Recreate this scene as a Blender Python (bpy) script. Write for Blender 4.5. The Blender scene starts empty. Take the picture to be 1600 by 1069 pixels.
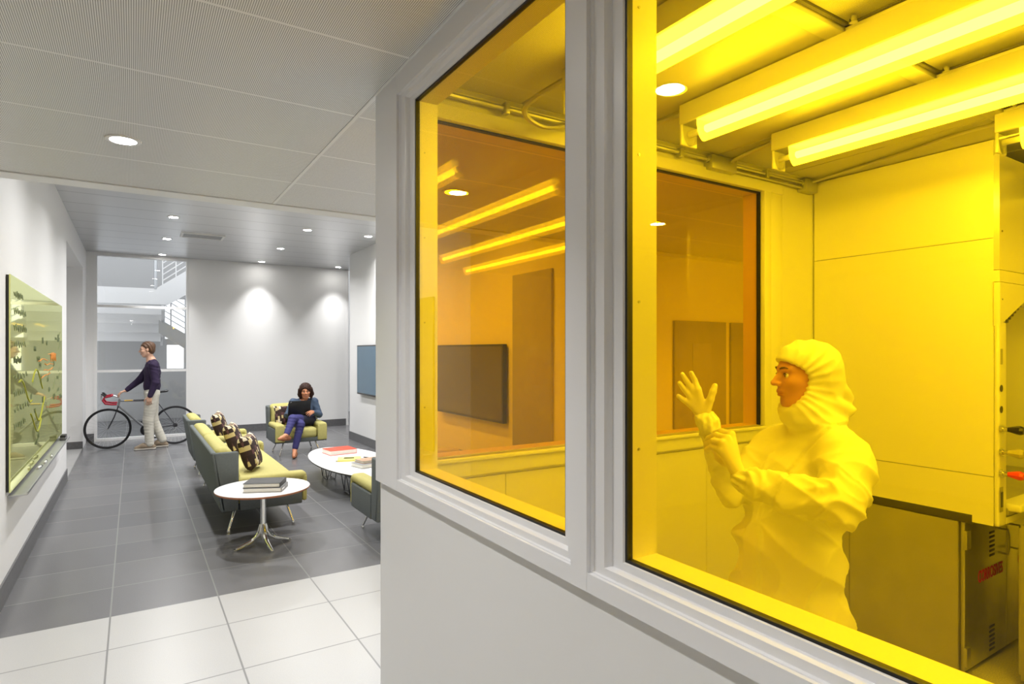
import bpy, math, random
import numpy as np
from mathutils import Vector, Matrix

random.seed(7); np.random.seed(7)
scene = bpy.context.scene
COL = scene.collection
PI = math.pi

# ------------------------------------------------------------------ camera
FPX, CY, EYE = 942.0, 548.5, 1.65
TH = math.atan2(592, 942)
SN, CS = math.sin(TH), math.cos(TH)
cam_data = bpy.data.cameras.new('camera')
cam_data.sensor_width = 36.0
cam_data.lens = 36.0 * FPX / 1600.0
cam_data.shift_y = (CY - 534.5) / 1600.0
cam_data.clip_start = 0.02
cam = bpy.data.objects.new('camera', cam_data)
COL.objects.link(cam)
cam.location = (0, 0, EYE)
cam.rotation_euler = (PI / 2, 0, -TH)
scene.camera = cam

def at(u, v, d):
    """pixel and distance along the lens axis -> point in the room"""
    s = (u - 800) / FPX * d
    return Vector((d * SN + s * CS, d * CS - s * SN, EYE - (v - CY) / FPX * d))
def on_y(u, v, Y):
    k = (u - 800) / FPX
    return at(u, v, Y / (CS - k * SN))
def on_x(u, v, X):
    k = (u - 800) / FPX
    return at(u, v, X / (SN + k * CS))

# ------------------------------------------------------------------ materials
def lin(c):
    c = c / 255.0
    return c / 12.92 if c <= 0.04045 else ((c + 0.055) / 1.055) ** 2.4
def rgb(r, g, b):
    return (lin(r), lin(g), lin(b), 1.0)

class NT:
    def __init__(s, name):
        s.m = bpy.data.materials.new(name); s.m.use_nodes = True
        s.t = s.m.node_tree; s.n = s.t.nodes; s.l = s.t.links
        s.p = s.n['Principled BSDF']; s.out = s.n['Material Output']
    def new(s, typ, **kw):
        nd = s.n.new(typ)
        for k, v in kw.items():
            if k in nd.inputs.keys(): nd.inputs[k].default_value = v
            else: setattr(nd, k, v)
        return nd
    def link(s, a, b): s.l.new(a, b)
    def coords(s, scale=(1, 1, 1), loc=(0, 0, 0), rot=(0, 0, 0), kind='Object'):
        tc = s.new('ShaderNodeTexCoord'); mp = s.new('ShaderNodeMapping')
        mp.inputs['Scale'].default_value = scale
        mp.inputs['Location'].default_value = loc
        mp.inputs['Rotation'].default_value = rot
        s.link(tc.outputs[kind], mp.inputs['Vector'])
        return mp.outputs['Vector']
    def ramp(s, fac, stops):
        r = s.new('ShaderNodeValToRGB')
        e = r.color_ramp.elements
        while len(e) < len(stops): e.new(0.5)
        for el, (p, c) in zip(e, stops): el.position = p; el.color = c
        s.link(fac, r.inputs['Fac']); return r.outputs['Color']
    def bump(s, h, strength=0.2, dist=0.01):
        b = s.new('ShaderNodeBump', Strength=strength, Distance=dist)
        s.link(h, b.inputs['Height']); s.link(b.outputs['Normal'], s.p.inputs['Normal'])

def plain(name, col, rough=0.5, metal=0.0, noise=0.0, nscale=40, bump=0.0, bscale=200, spec=0.5, coat=0.0):
    t = NT(name)
    t.p.inputs['Base Color'].default_value = col
    t.p.inputs['Roughness'].default_value = rough
    t.p.inputs['Metallic'].default_value = metal
    t.p.inputs['Specular IOR Level'].default_value = spec
    t.p.inputs['Coat Weight'].default_value = coat
    if noise:
        v = t.coords()
        nz = t.new('ShaderNodeTexNoise', Scale=nscale, Detail=4.0); t.link(v, nz.inputs['Vector'])
        lo = tuple(c * (1 - noise) for c in col[:3]) + (1,); hi = tuple(min(1, c * (1 + noise)) for c in col[:3]) + (1,)
        t.link(t.ramp(nz.outputs['Fac'], [(0.3, lo), (0.7, hi)]), t.p.inputs['Base Color'])
    if bump:
        v = t.coords()
        nz = t.new('ShaderNodeTexNoise', Scale=bscale, Detail=3.0); t.link(v, nz.inputs['Vector'])
        t.bump(nz.outputs['Fac'], bump, 0.003)
    return t.m

def emit(name, col, strength):
    t = NT(name)
    t.n.remove(t.p)
    e = t.new('ShaderNodeEmission', Color=col, Strength=strength)
    t.link(e.outputs[0], t.out.inputs['Surface'])
    return t.m

def glass(name, col, f0=0.045, mid=0.0):
    """flat pane: clear tinted body with a mirror sheen that grows at glancing angles"""
    t = NT(name); t.n.remove(t.p)
    tr = t.new('ShaderNodeBsdfTransparent', Color=col)
    gl = t.new('ShaderNodeBsdfGlossy', Roughness=0.0)
    lw = t.new('ShaderNodeLayerWeight', Blend=0.5)
    pw = t.new('ShaderNodeMath', operation='POWER'); pw.inputs[1].default_value = 4.5
    t.link(lw.outputs['Facing'], pw.inputs[0])
    ml = t.new('ShaderNodeMath', operation='MULTIPLY_ADD'); ml.inputs[1].default_value = 0.9 - f0; ml.inputs[2].default_value = f0
    t.link(pw.outputs[0], ml.inputs[0])
    mx = t.new('ShaderNodeMixShader')
    t.link(ml.outputs[0], mx.inputs['Fac']); t.link(tr.outputs[0], mx.inputs[1]); t.link(gl.outputs[0], mx.inputs[2])
    t.link(mx.outputs[0], t.out.inputs['Surface'])
    return t.m

def glow_glass(name, tint, col, strength):
    """clear lens that scatters some of the lamp's light"""
    t = NT(name); t.n.remove(t.p)
    tr = t.new('ShaderNodeBsdfTransparent', Color=tint)
    e = t.new('ShaderNodeEmission', Color=col, Strength=strength)
    a = t.new('ShaderNodeAddShader')
    t.link(tr.outputs[0], a.inputs[0]); t.link(e.outputs[0], a.inputs[1]); t.link(a.outputs[0], t.out.inputs['Surface'])
    return t.m

def tiles(name, c1, c2, cm, bw, bh, ox, oy, rough, r2, mortar=0.004, speck=0.05, sscale=90, off=0.0):
    t = NT(name)
    v = t.coords(loc=(-ox, -oy, 0))
    br = t.new('ShaderNodeTexBrick', Scale=1.0, Color1=c1, Color2=c2, Mortar=cm)
    br.inputs['Mortar Size'].default_value = mortar; br.inputs['Mortar Smooth'].default_value = 0.1
    br.inputs['Brick Width'].default_value = bw; br.inputs['Row Height'].default_value = bh
    br.inputs['Bias'].default_value = 0.0; br.offset = off; br.squash = 1.0
    t.link(v, br.inputs['Vector'])
    nz = t.new('ShaderNodeTexNoise', Scale=sscale, Detail=5.0); t.link(v, nz.inputs['Vector'])
    big = t.new('ShaderNodeTexNoise', Scale=1.1, Detail=2.0); t.link(v, big.inputs['Vector'])
    g = t.ramp(nz.outputs['Fac'], [(0.3, (1 - speck,) * 3 + (1,)), (0.7, (1 + speck,) * 3 + (1,))])
    mx = t.new('ShaderNodeMix', data_type='RGBA', blend_type='MULTIPLY'); mx.inputs['Factor'].default_value = 1.0
    t.link(br.outputs['Color'], mx.inputs['A']); t.link(g, mx.inputs['B'])
    g2 = t.ramp(big.outputs['Fac'], [(0.2, (0.95, 0.95, 0.95, 1)), (0.8, (1.03, 1.03, 1.03, 1))])
    m2 = t.new('ShaderNodeMix', data_type='RGBA', blend_type='MULTIPLY'); m2.inputs['Factor'].default_value = 1.0
    t.link(mx.outputs['Result'], m2.inputs['A']); t.link(g2, m2.inputs['B'])
    t.link(m2.outputs['Result'], t.p.inputs['Base Color'])
    rr = t.new('ShaderNodeMapRange'); rr.inputs['To Min'].default_value = rough; rr.inputs['To Max'].default_value = r2
    rr.inputs['Value'].default_value = 0.5; t.link(rr.outputs['Result'], t.p.inputs['Roughness'])
    t.bump(br.outputs['Fac'], -0.25, 0.002)
    return t.m

def stripes(name, light, dark, period, duty=0.5, axis=0, rough=0.35, metal=0.3, seam=None):
    """slotted metal ceiling panels: slots along one axis, plain seams across"""
    t = NT(name)
    v = t.coords()
    sx = t.new('ShaderNodeSeparateXYZ'); t.link(v, sx.inputs[0])
    m = t.new('ShaderNodeMath', operation='MULTIPLY'); m.inputs[1].default_value = 1.0 / period
    t.link(sx.outputs[axis], m.inputs[0])
    fr = t.new('ShaderNodeMath', operation='FRACT'); t.link(m.outputs[0], fr.inputs[0])
    slot = t.ramp(fr.outputs[0], [(0.0, dark), (duty - 0.06, dark), (duty + 0.06, light), (0.95, light)])
    cur = slot
    if seam:
        sp, so, wd = seam
        a = t.new('ShaderNodeMath', operation='ADD'); a.inputs[1].default_value = -so
        t.link(sx.outputs[1 - axis], a.inputs[0])
        b = t.new('ShaderNodeMath', operation='MULTIPLY'); b.inputs[1].default_value = 1.0 / sp
        t.link(a.outputs[0], b.inputs[0])
        c = t.new('ShaderNodeMath', operation='FRACT'); t.link(b.outputs[0], c.inputs[0])
        cmpn = t.new('ShaderNodeMath', operation='LESS_THAN'); cmpn.inputs[1].default_value = wd / sp
        t.link(c.outputs[0], cmpn.inputs[0])
        mx = t.new('ShaderNodeMix', data_type='RGBA')
        t.link(cmpn.outputs[0], mx.inputs['Factor']); t.link(cur, mx.inputs['A']); mx.inputs['B'].default_value = light
        cur = mx.outputs['Result']
    t.link(cur, t.p.inputs['Base Color'])
    t.p.inputs['Roughness'].default_value = rough; t.p.inputs['Metallic'].default_value = metal
    return t.m

M = {}
M['wall'] = plain('white_wall_paint', rgb(236, 236, 236), 0.55, bump=0.03, bscale=300)
M['frame'] = plain('white_satin_frame_paint', rgb(226, 226, 228), 0.3, bump=0.02, bscale=150)
M['part'] = plain('white_partition_paint', rgb(224, 224, 224), 0.45, bump=0.03, bscale=260)
M['base'] = plain('dark_grey_base_tile', rgb(98, 98, 100), 0.4, noise=0.12, nscale=30)
M['gasket'] = plain('black_rubber_gasket', rgb(14, 14, 12), 0.5)
M['amber'] = glass('amber_glass', (0.985, 0.80, 0.095, 1), 0.025)
M['clear'] = glass('clear_glass', (0.97, 0.98, 0.98, 1), 0.03)
M['dark_tile'] = tiles('dark_grey_floor_tile', rgb(112, 112, 114), rgb(101, 101, 104), rgb(132, 132, 132), 0.605, 0.55, -0.12, 4.49, 0.24, 0.30, 0.005, 0.06, 160)
M['light_tile'] = tiles('pale_terrazzo_tile', rgb(179, 179, 178), rgb(172, 172, 172), rgb(126, 126, 126), 0.605, 0.61, -0.12, 3.39, 0.26, 0.34, 0.005, 0.06, 220)
M['clean_floor'] = plain('cleanroom_floor_terrazzo', rgb(196, 190, 176), 0.35, noise=0.25, nscale=160)
M['slots'] = stripes('slotted_metal_ceiling', rgb(238, 238, 236), rgb(164, 164, 162), 0.0062, 0.44, 0, 0.4, 0.1, (0.6, 1.924, 0.012))
M['metal_ceiling'] = stripes('brushed_metal_ceiling', rgb(205, 206, 208), rgb(165, 166, 168), 0.6, 0.02, 1, 0.3, 0.55, (1.83, 0.6, 0.012))
M['trim'] = plain('white_ceiling_trim', rgb(228, 228, 226), 0.45)
M['white'] = plain('white_enamel', rgb(238, 238, 238), 0.3)
M['clean_wall'] = plain('cleanroom_white_panel', rgb(226, 224, 216), 0.33, bump=0.02, bscale=120)
M['clean_frame'] = plain('cleanroom_white_frame', rgb(232, 231, 226), 0.35)
M['gloss'] = plain('polished_white_metal', rgb(228, 226, 218), 0.16, 0.45)
M['clean_dark'] = plain('panel_joint_grey', rgb(90, 86, 76), 0.6)
M['clean_ceiling'] = plain('cleanroom_ceiling_panel', rgb(188, 186, 178), 0.42, bump=0.03, bscale=90)
M['hepa'] = stripes('filter_face_mesh', rgb(176, 174, 164), rgb(120, 118, 110), 0.006, 0.5, 0, 0.5, 0.2)
M['grid'] = plain('white_ceiling_grid', rgb(200, 198, 190), 0.35)
M['tube'] = emit('fluorescent_tube_glow', (1.0, 0.98, 0.95, 1), 44.0)
M['lens'] = glow_glass('strip_lamp_lens', (0.9, 0.9, 0.88, 1), (1.0, 0.97, 0.9, 1), 5.2)
M['lamp_end'] = glass('clear_lamp_end', (0.8, 0.8, 0.75, 1), 0.08)
M['dl'] = glow_glass('downlight_lens', (0.95, 0.95, 0.95, 1), (1.0, 0.97, 0.92, 1), 40.0)
M['hood_fill'] = emit('added_hood_glow', (1.0, 0.97, 0.9, 1), 3.0)  # added glow that lifts the brightness inside the fume hood
M['steel'] = plain('stainless_steel', rgb(190, 188, 182), 0.32, 0.9, noise=0.06, nscale=12)
M['steel_side'] = plain('cabinet_side_steel', rgb(176, 172, 160), 0.4, 0.55, noise=0.06, nscale=6)
M['galv'] = plain('galvanised_conduit', rgb(190, 190, 184), 0.35, 0.8)
M['chrome'] = plain('polished_chrome', rgb(225, 225, 222), 0.1, 1.0)
M['alu'] = plain('brushed_aluminium', rgb(196, 198, 200), 0.35, 0.8)
M['black'] = plain('black_plastic', rgb(22, 22, 24), 0.35)
M['counter'] = plain('dark_epoxy_counter', rgb(70, 66, 58), 0.5)
M['shell'] = plain('grey_felt_upholstery', rgb(98, 104, 104), 0.85, noise=0.06, nscale=60, bump=0.1, bscale=500)
M['lime'] = plain('lime_wool_upholstery', rgb(182, 174, 106), 0.85, noise=0.05, nscale=50, bump=0.1, bscale=450)
M['red'] = plain('red_plastic', rgb(226, 60, 30), 0.35)
M['redletter'] = plain('red_stencil_ink', rgb(196, 40, 26), 0.6)
M['orange'] = plain('orange_cover', rgb(236, 66, 34), 0.5)
M['paper'] = plain('page_edges', rgb(226, 224, 216), 0.8, noise=0.08, nscale=300)
M['skin_w'] = plain('warm_brown_skin', rgb(196, 132, 96), 0.5)
M['skin_s'] = plain('ruddy_skin', rgb(204, 146, 118), 0.5)
M['skin_m'] = plain('fair_skin', rgb(222, 176, 150), 0.5)
M['lip'] = plain('lip_pink', rgb(196, 130, 112), 0.45)
M['hair_b'] = plain('dark_brown_hair', rgb(50, 30, 22), 0.6, noise=0.2, nscale=90, spec=0.2)
M['hair_m'] = plain('light_brown_hair', rgb(98, 70, 50), 0.5, noise=0.3, nscale=90)
M['navy'] = plain('navy_cotton', rgb(56, 54, 110), 0.8, noise=0.08, nscale=40)
M['sweater'] = plain('slate_blue_knit', rgb(66, 82, 104), 0.85, noise=0.1, nscale=80)
M['tunic'] = plain('dark_navy_tunic', rgb(38, 38, 62), 0.85)
M['purple'] = plain('dark_purple_sweater', rgb(44, 30, 62), 0.85, noise=0.1, nscale=60)
M['beige'] = plain('pale_beige_cotton', rgb(206, 202, 190), 0.85, noise=0.05, nscale=30)
M['tan'] = plain('tan_leather', rgb(166, 104, 68), 0.4)
M['shoe'] = plain('brown_suede', rgb(140, 124, 104), 0.8)
M['sole'] = plain('pale_rubber_sole', rgb(196, 190, 180), 0.7)
M['suit'] = plain('white_coverall_fabric', rgb(236, 234, 226), 0.7, bump=0.12, bscale=60)
M['glove'] = plain('white_latex_glove', rgb(232, 222, 200), 0.5, bump=0.1, bscale=90)
M['eye'] = plain('eye_white', rgb(235, 232, 228), 0.2)
M['iris'] = plain('dark_iris', rgb(50, 36, 26), 0.2)
M['tyre'] = plain('black_rubber_tyre', rgb(24, 24, 26), 0.6)
M['bike_grey'] = plain('silver_grey_bike_paint', rgb(150, 154, 160), 0.25, 0.4)
M['bike_dark'] = plain('dark_bike_paint', rgb(50, 50, 56), 0.3, 0.3)
M['bar_red'] = plain('crimson_bar_tape', rgb(170, 26, 50), 0.55)
M['yellow'] = plain('yellow_decal', rgb(232, 190, 60), 0.4)
M['screen'] = plain('dark_blue_screen', rgb(66, 100, 124), 0.12)
M['screen2'] = plain('dark_screen', rgb(92, 92, 92), 0.12)
M['door'] = plain('brown_door_veneer', rgb(172, 170, 166), 0.5, noise=0.06, nscale=8)
M['wood_edge'] = plain('plywood_edge', rgb(176, 116, 84), 0.6)
M['laminate'] = plain('white_laminate', rgb(240, 240, 242), 0.25)
M['book_dark'] = plain('charcoal_book_cloth', rgb(62, 62, 62), 0.6)
M['book_grey'] = plain('grey_book_cloth', rgb(140, 140, 142), 0.6)
M['tanbook'] = plain('tan_book_cover', rgb(178, 146, 120), 0.6, noise=0.2, nscale=30)
M['pad'] = plain('yellow_legal_pad', rgb(226, 216, 120), 0.7)
M['marker'] = plain('dark_marker_ink', rgb(104, 116, 84), 0.6)
M['marker_o'] = plain('orange_marker_ink', rgb(222, 140, 50), 0.6)
M['marker_y'] = plain('olive_marker_ink', rgb(170, 170, 20), 0.6)

def concrete():
    t = NT('board_formed_concrete'); v = t.coords()
    a = t.new('ShaderNodeTexNoise', Scale=1.6, Detail=8.0); t.link(v, a.inputs['Vector'])
    v2 = t.coords(scale=(0.8, 0.8, 9))
    b = t.new('ShaderNodeTexNoise', Scale=2.0, Detail=5.0); t.link(v2, b.inputs['Vector'])
    ad = t.new('ShaderNodeMath', operation='ADD'); t.link(a.outputs['Fac'], ad.inputs[0]); t.link(b.outputs['Fac'], ad.inputs[1])
    t.link(t.ramp(ad.outputs[0], [(0.35, rgb(128, 128, 128)), (0.75, rgb(176, 176, 176))]), t.p.inputs['Base Color'])
    t.p.inputs['Roughness'].default_value = 0.8
    return t.m
M['concrete'] = concrete()

def pillow_cloth():
    t = NT('brown_block_weave'); v = t.coords()
    sx = t.new('ShaderNodeSeparateXYZ'); t.link(v, sx.inputs[0])
    def mth(op, a, b=None):
        n = t.new('ShaderNodeMath', operation=op)
        if isinstance(a, float): n.inputs[0].default_value = a
        else: t.link(a, n.inputs[0])
        if b is not None:
            if isinstance(b, float): n.inputs[1].default_value = b
            else: t.link(b, n.inputs[1])
        return n.outputs[0]
    yi = mth('FLOOR', mth('MULTIPLY', sx.outputs[1], 36.0))
    w1 = t.new('ShaderNodeTexWhiteNoise', noise_dimensions='1D'); t.link(yi, w1.inputs['W'])
    zi = mth('FLOOR', mth('ADD', mth('MULTIPLY', sx.outputs[2], 20.0), mth('MULTIPLY', w1.outputs['Value'], 1.0)))
    cb = t.new('ShaderNodeCombineXYZ'); t.link(yi, cb.inputs[0]); t.link(zi, cb.inputs[1])
    wn = t.new('ShaderNodeTexWhiteNoise', noise_dimensions='2D'); t.link(cb.outputs[0], wn.inputs['Vector'])
    cl = t.ramp(wn.outputs['Value'], [(0.0, rgb(44, 28, 26)), (0.34, rgb(92, 58, 62)), (0.48, rgb(52, 34, 32)), (0.62, rgb(196, 178, 128)), (0.77, rgb(220, 208, 184)), (0.90, rgb(60, 40, 40))])
    cl.node.color_ramp.interpolation = 'CONSTANT'
    t.link(cl, t.p.inputs['Base Color'])
    t.p.inputs['Roughness'].default_value = 0.9
    return t.m
M['pillow'] = pillow_cloth()

def board_glass():
    t = NT('lime_tinted_board_glass')
    v = t.coords()
    nz = t.new('ShaderNodeTexNoise', Scale=1.7, Detail=3.0); t.link(v, nz.inputs['Vector'])
    t.link(t.ramp(nz.outputs['Fac'], [(0.35, rgb(214, 220, 140)), (0.6, rgb(224, 228, 150)), (0.75, rgb(226, 220, 80))]), t.p.inputs['Base Color'])
    t.p.inputs['Roughness'].default_value = 0.05
    gl = t.new('ShaderNodeBsdfGlossy', Color=rgb(240, 243, 160), Roughness=0.02)
    mx = t.new('ShaderNodeMixShader', Fac=0.55)
    t.link(t.p.outputs[0], mx.inputs[1]); t.link(gl.outputs[0], mx.inputs[2]); t.link(mx.outputs[0], t.out.inputs['Surface'])
    return t.m
M['board'] = board_glass()

# ------------------------------------------------------------------ mesh builder
class MB:
    def __init__(s): s.v = []; s.f = []; s.mi = []
    def add(s, vs, fs, mat=None, mi=0):
        o = len(s.v)
        s.v += [tuple(mat @ Vector(p)) if mat is not None else tuple(p) for p in vs]
        s.f += [tuple(i + o for i in f) for f in fs]; s.mi += [mi] * len(fs)
        return s
    def box(s, lo, hi, mat=None, mi=0):
        x0, y0, z0 = lo; x1, y1, z1 = hi
        vs = [(x0, y0, z0), (x1, y0, z0), (x1, y1, z0), (x0, y1, z0), (x0, y0, z1), (x1, y0, z1), (x1, y1, z1), (x0, y1, z1)]
        return s.add(vs, [(0, 3, 2, 1), (4, 5, 6, 7), (0, 1, 5, 4), (1, 2, 6, 5), (2, 3, 7, 6), (3, 0, 4, 7)], mat, mi)
    def rbox(s, lo, hi, r=0.01, puff=(0, 0, 0), k=2, m=1, mat=None, mi=0, shear=None):
        h = [(b - a) / 2 for a, b in zip(lo, hi)]; c = [(b + a) / 2 for a, b in zip(lo, hi)]
        r = min(r, min(h) * 0.999)
        def ax(hh):
            inn = hh - r
            t = [r * math.tan(PI / 4 * j / k) for j in range(1, k + 1)]
            mid = [-inn + 2 * inn * j / m for j in range(m + 1)]
            return [-inn - q for q in reversed(t)] + mid + [inn + q for q in t]
        A = [ax(q) for q in h]
        idx = {}; vs = []; fs = []
        def vid(p):
            key = tuple(round(q, 6) for q in p)
            if key in idx: return idx[key]
            inn = [max(-(hh - r), min(hh - r, q)) for q, hh in zip(p, h)]
            d = Vector([q - w for q, w in zip(p, inn)])
            d = d.normalized() * r if d.length > 0 else d
            q = [w + e for w, e in zip(inn, d)]
            u = [q[i] / h[i] for i in range(3)]
            q2 = [q[0] * (1 + puff[0] * (1 - u[1] ** 2) * (1 - u[2] ** 2)),
                  q[1] * (1 + puff[1] * (1 - u[0] ** 2) * (1 - u[2] ** 2)),
                  q[2] * (1 + puff[2] * (1 - u[0] ** 2) * (1 - u[1] ** 2))]
            q3 = [q2[i] + c[i] for i in range(3)]
            if shear: q3 = shear(q3)
            idx[key] = len(vs); vs.append(tuple(q3)); return idx[key]
        for a in range(3):
            b, cc = (a + 1) % 3, (a + 2) % 3
            for sg in (-1, 1):
                for i in range(len(A[b]) - 1):
                    for j in range(len(A[cc]) - 1):
                        qs = []
                        for (ii, jj) in ((i, j), (i + 1, j), (i + 1, j + 1), (i, j + 1)):
                            p = [0, 0, 0]; p[a] = sg * h[a]; p[b] = A[b][ii]; p[cc] = A[cc][jj]
                            qs.append(vid(p))
                        if len(set(qs)) < 3: continue
                        fs.append(tuple(qs) if sg > 0 else tuple(reversed(qs)))
        return s.add(vs, fs, mat, mi)
    def cyl(s, p, q, r, r2=None, seg=16, mi=0):
        p, q = Vector(p), Vector(q); r2 = r if r2 is None else r2
        d = (q - p).normalized(); a = d.orthogonal().normalized(); b = d.cross(a)
        vs = []; fs = []
        for c, rr in ((p, r), (q, r2)):
            for i in range(seg):
                t = 2 * PI * i / seg
                vs.append(tuple(c + (a * math.cos(t) + b * math.sin(t)) * rr))
        for i in range(seg):
            j = (i + 1) % seg; fs.append((i, j, seg + j, seg + i))
        fs.append(tuple(range(seg - 1, -1, -1))); fs.append(tuple(range(seg, 2 * seg)))
        return s.add(vs, fs, None, mi)
    def tube(s, pts, r, seg=8, closed=False, mi=0):
        P = [Vector(p) for p in pts]; n = len(P)
        R = r if isinstance(r, (list, tuple)) else [r] * n
        T = []
        for i in range(n):
            a = P[(i - 1) % n] if (closed or i > 0) else P[i]
            b = P[(i + 1) % n] if (closed or i < n - 1) else P[i]
            T.append((b - a).normalized())
        nr = T[0].orthogonal().normalized(); vs = []; fs = []
        for i in range(n):
            nr = (nr - T[i] * nr.dot(T[i])).normalized(); bi = T[i].cross(nr)
            for j in range(seg):
                t = 2 * PI * j / seg
                vs.append(tuple(P[i] + (nr * math.cos(t) + bi * math.sin(t)) * R[i]))
        for i in range(n if closed else n - 1):
            i2 = (i + 1) % n
            for j in range(seg):
                k = (j + 1) % seg
                fs.append((i * seg + j, i * seg + k, i2 * seg + k, i2 * seg + j))
        if not closed:
            fs.append(tuple(range(seg - 1, -1, -1))); fs.append(tuple((n - 1) * seg + j for j in range(seg)))
        return s.add(vs, fs, None, mi)
    def lathe(s, prof, seg=32, mat=None, mi=0, ring=False):
        n = len(prof); vs = []; fs = []
        for i in range(seg):
            t = 2 * PI * i / seg
            for r, z in prof: vs.append((r * math.cos(t), r * math.sin(t), z))
        for i in range(seg):
            j = (i + 1) % seg
            for k in range(n - 1): fs.append((i * n + k, j * n + k, j * n + k + 1, i * n + k + 1))
        if ring:
            for i in range(seg):
                j = (i + 1) % seg; fs.append((i * n + n - 1, j * n + n - 1, j * n, i * n))
        else:
            fs.append(tuple(i * n for i in reversed(range(seg)))); fs.append(tuple(i * n + n - 1 for i in range(seg)))
        return s.add(vs, fs, mat, mi)
    def prism(s, poly, d, mi=0):
        """poly: 3-D points of one face; d: extrusion vector"""
        d = Vector(d); n = len(poly)
        vs = [tuple(Vector(p)) for p in poly] + [tuple(Vector(p) + d) for p in poly]
        nrm = Vector((0, 0, 0))
        for i in range(n):
            a, b = Vector(poly[i]), Vector(poly[(i + 1) % n]); nrm += a.cross(b)
        fs = [tuple(range(n)), tuple(range(2 * n - 1, n - 1, -1))] + [(i, n + i, n + (i + 1) % n, (i + 1) % n) for i in range(n)]
        if nrm.dot(d) > 0: fs = [tuple(reversed(f)) for f in fs]
        return s.add(vs, fs, None, mi)
    def ell(s, c, r, seg=20, rings=12, mat=None, mi=0):
        vs = []; fs = []
        for i in range(rings + 1):
            a = PI * i / rings
            for j in range(seg):
                b = 2 * PI * j / seg
                vs.append((c[0] + r[0] * math.sin(a) * math.cos(b), c[1] + r[1] * math.sin(a) * math.sin(b), c[2] - r[2] * math.cos(a)))
        for i in range(rings):
            for j in range(seg):
                k = (j + 1) % seg; fs.append((i * seg + j, i * seg + k, (i + 1) * seg + k, (i + 1) * seg + j))
        return s.add(vs, fs, mat, mi)
    def build(s, name, mat, parent=None, angle=35, loc=None):
        me = bpy.data.meshes.new(name)
        me.from_pydata(s.v, [], s.f)
        for mm in (mat if isinstance(mat, (list, tuple)) else [mat]): me.materials.append(mm)
        me.polygons.foreach_set('material_index', s.mi)
        me.validate(); me.shade_smooth()
        if angle < 180: me.set_sharp_from_angle(angle=math.radians(angle))
        o = bpy.data.objects.new(name, me); COL.objects.link(o)
        if parent is not None: o.parent = parent
        if loc is not None: o.location = loc
        return o

def tag(o, label, cat, group=None):
    o['label'] = label; o['category'] = cat
    if group: o['group'] = group
    return o
def thing(name, label, cat, loc=(0, 0, 0), rotz=0.0, group=None):
    o = bpy.data.objects.new(name, None); COL.objects.link(o)
    o.location = loc; o.rotation_euler = (0, 0, rotz); o.empty_display_size = 0.1
    return tag(o, label, cat, group)
def struct(o):
    o['kind'] = 'structure'; return o
def struct_empty(name, loc=(0, 0, 0)):
    o = bpy.data.objects.new(name, None); COL.objects.link(o); o.location = loc
    return struct(o)
def dup(root, loc, rotz=0.0, label=None):
    r = root.copy(); COL.objects.link(r); r.location = loc; r.rotation_euler = (0, 0, rotz)
    if label: r['label'] = label
    for ch in list(root.children):
        c = ch.copy(); COL.objects.link(c); c.parent = r
        for g in list(ch.children):
            d = g.copy(); COL.objects.link(d); d.parent = c
    return r
def B(lo, hi): return MB().box(lo, hi)

# ------------------------------------------------------------------ setting: floors, walls, ceilings
ZN, ZF, ZC = 2.65, 3.45, 2.68
XL, XR, YB, XG = -0.72, 3.44, 13.3, 0.81
PX0 = 0.91
struct(B((XL, 4.49, -0.1), (5.0, 19.0, 0)).build('floor', M['dark_tile']))
struct(MB().box((-6.2, -3.0, -0.1), (XG + 0.05, 4.49, 0)).box((XG + 0.05, 2.2, -0.1), (7.6, 4.49, 0)).build('floor', M['light_tile']))
struct(B((XG + 0.05, -2.7, -0.1), (5.3, 2.2, 0)).build('floor', M['clean_floor']))
struct(B((-2.6, 9.4, -0.1), (XL, 12.7, 0)).build('floor', M['light_tile']))
# hall wall on the left with its wide opening into a side passage
struct(MB().box((XL - 0.25, 4.49, 0), (XL, 9.53, ZF)).box((XL - 0.25, 9.53, 3.06), (XL, 12.5, ZF))
       .box((-2.6, 12.5, 0), (XL, YB, ZF)).box((-2.75, 9.3, 0), (-2.6, 12.6, 3.3)).box((-2.6, 9.3, 0), (XL - 0.25, 9.4, 3.3))
       .box((-2.6, 9.4, 3.06), (XL - 0.25, 12.5, 3.2)).build('wall_left', M['wall']))
struct(B((-6.2, 4.49, 0), (XL - 0.25, 4.7, ZN)).build('wall_left', M['wall']))
struct(B((-6.3, -3.0, 0), (-6.2, 4.6, ZN)).build('wall_left', M['wall']))
struct(B((0.9, YB, 0), (4.02, YB + 0.15, ZF)).build('wall_back', M['wall']))
struct(B((XL, YB, 0), (-0.6, YB + 0.15, ZF)).build('wall_back', M['wall']))
struct(MB().box((XR, 4.49, 0), (XR + 0.15, 11.2, ZF)).box((XR + 0.15, 11.05, 0), (5.0, 11.2, ZF)).box((4.9, 11.2, 0), (5.0, YB + 0.15, ZF))
       .box((4.25, YB, 0), (4.9, YB + 0.15, ZF)).build('wall_right', M['wall']))
struct(B((XR + 0.15, 4.49, 0), (7.6, 4.64, ZN)).build('wall_right', M['wall']))
struct(B((7.5, 2.277, 0), (7.6, 4.49, ZN)).build('wall_right', M['wall']))
struct(B((-6.3, -3.15, 0), (PX0, -3.0, ZN)).build('wall_front', M['wall']))
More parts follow.
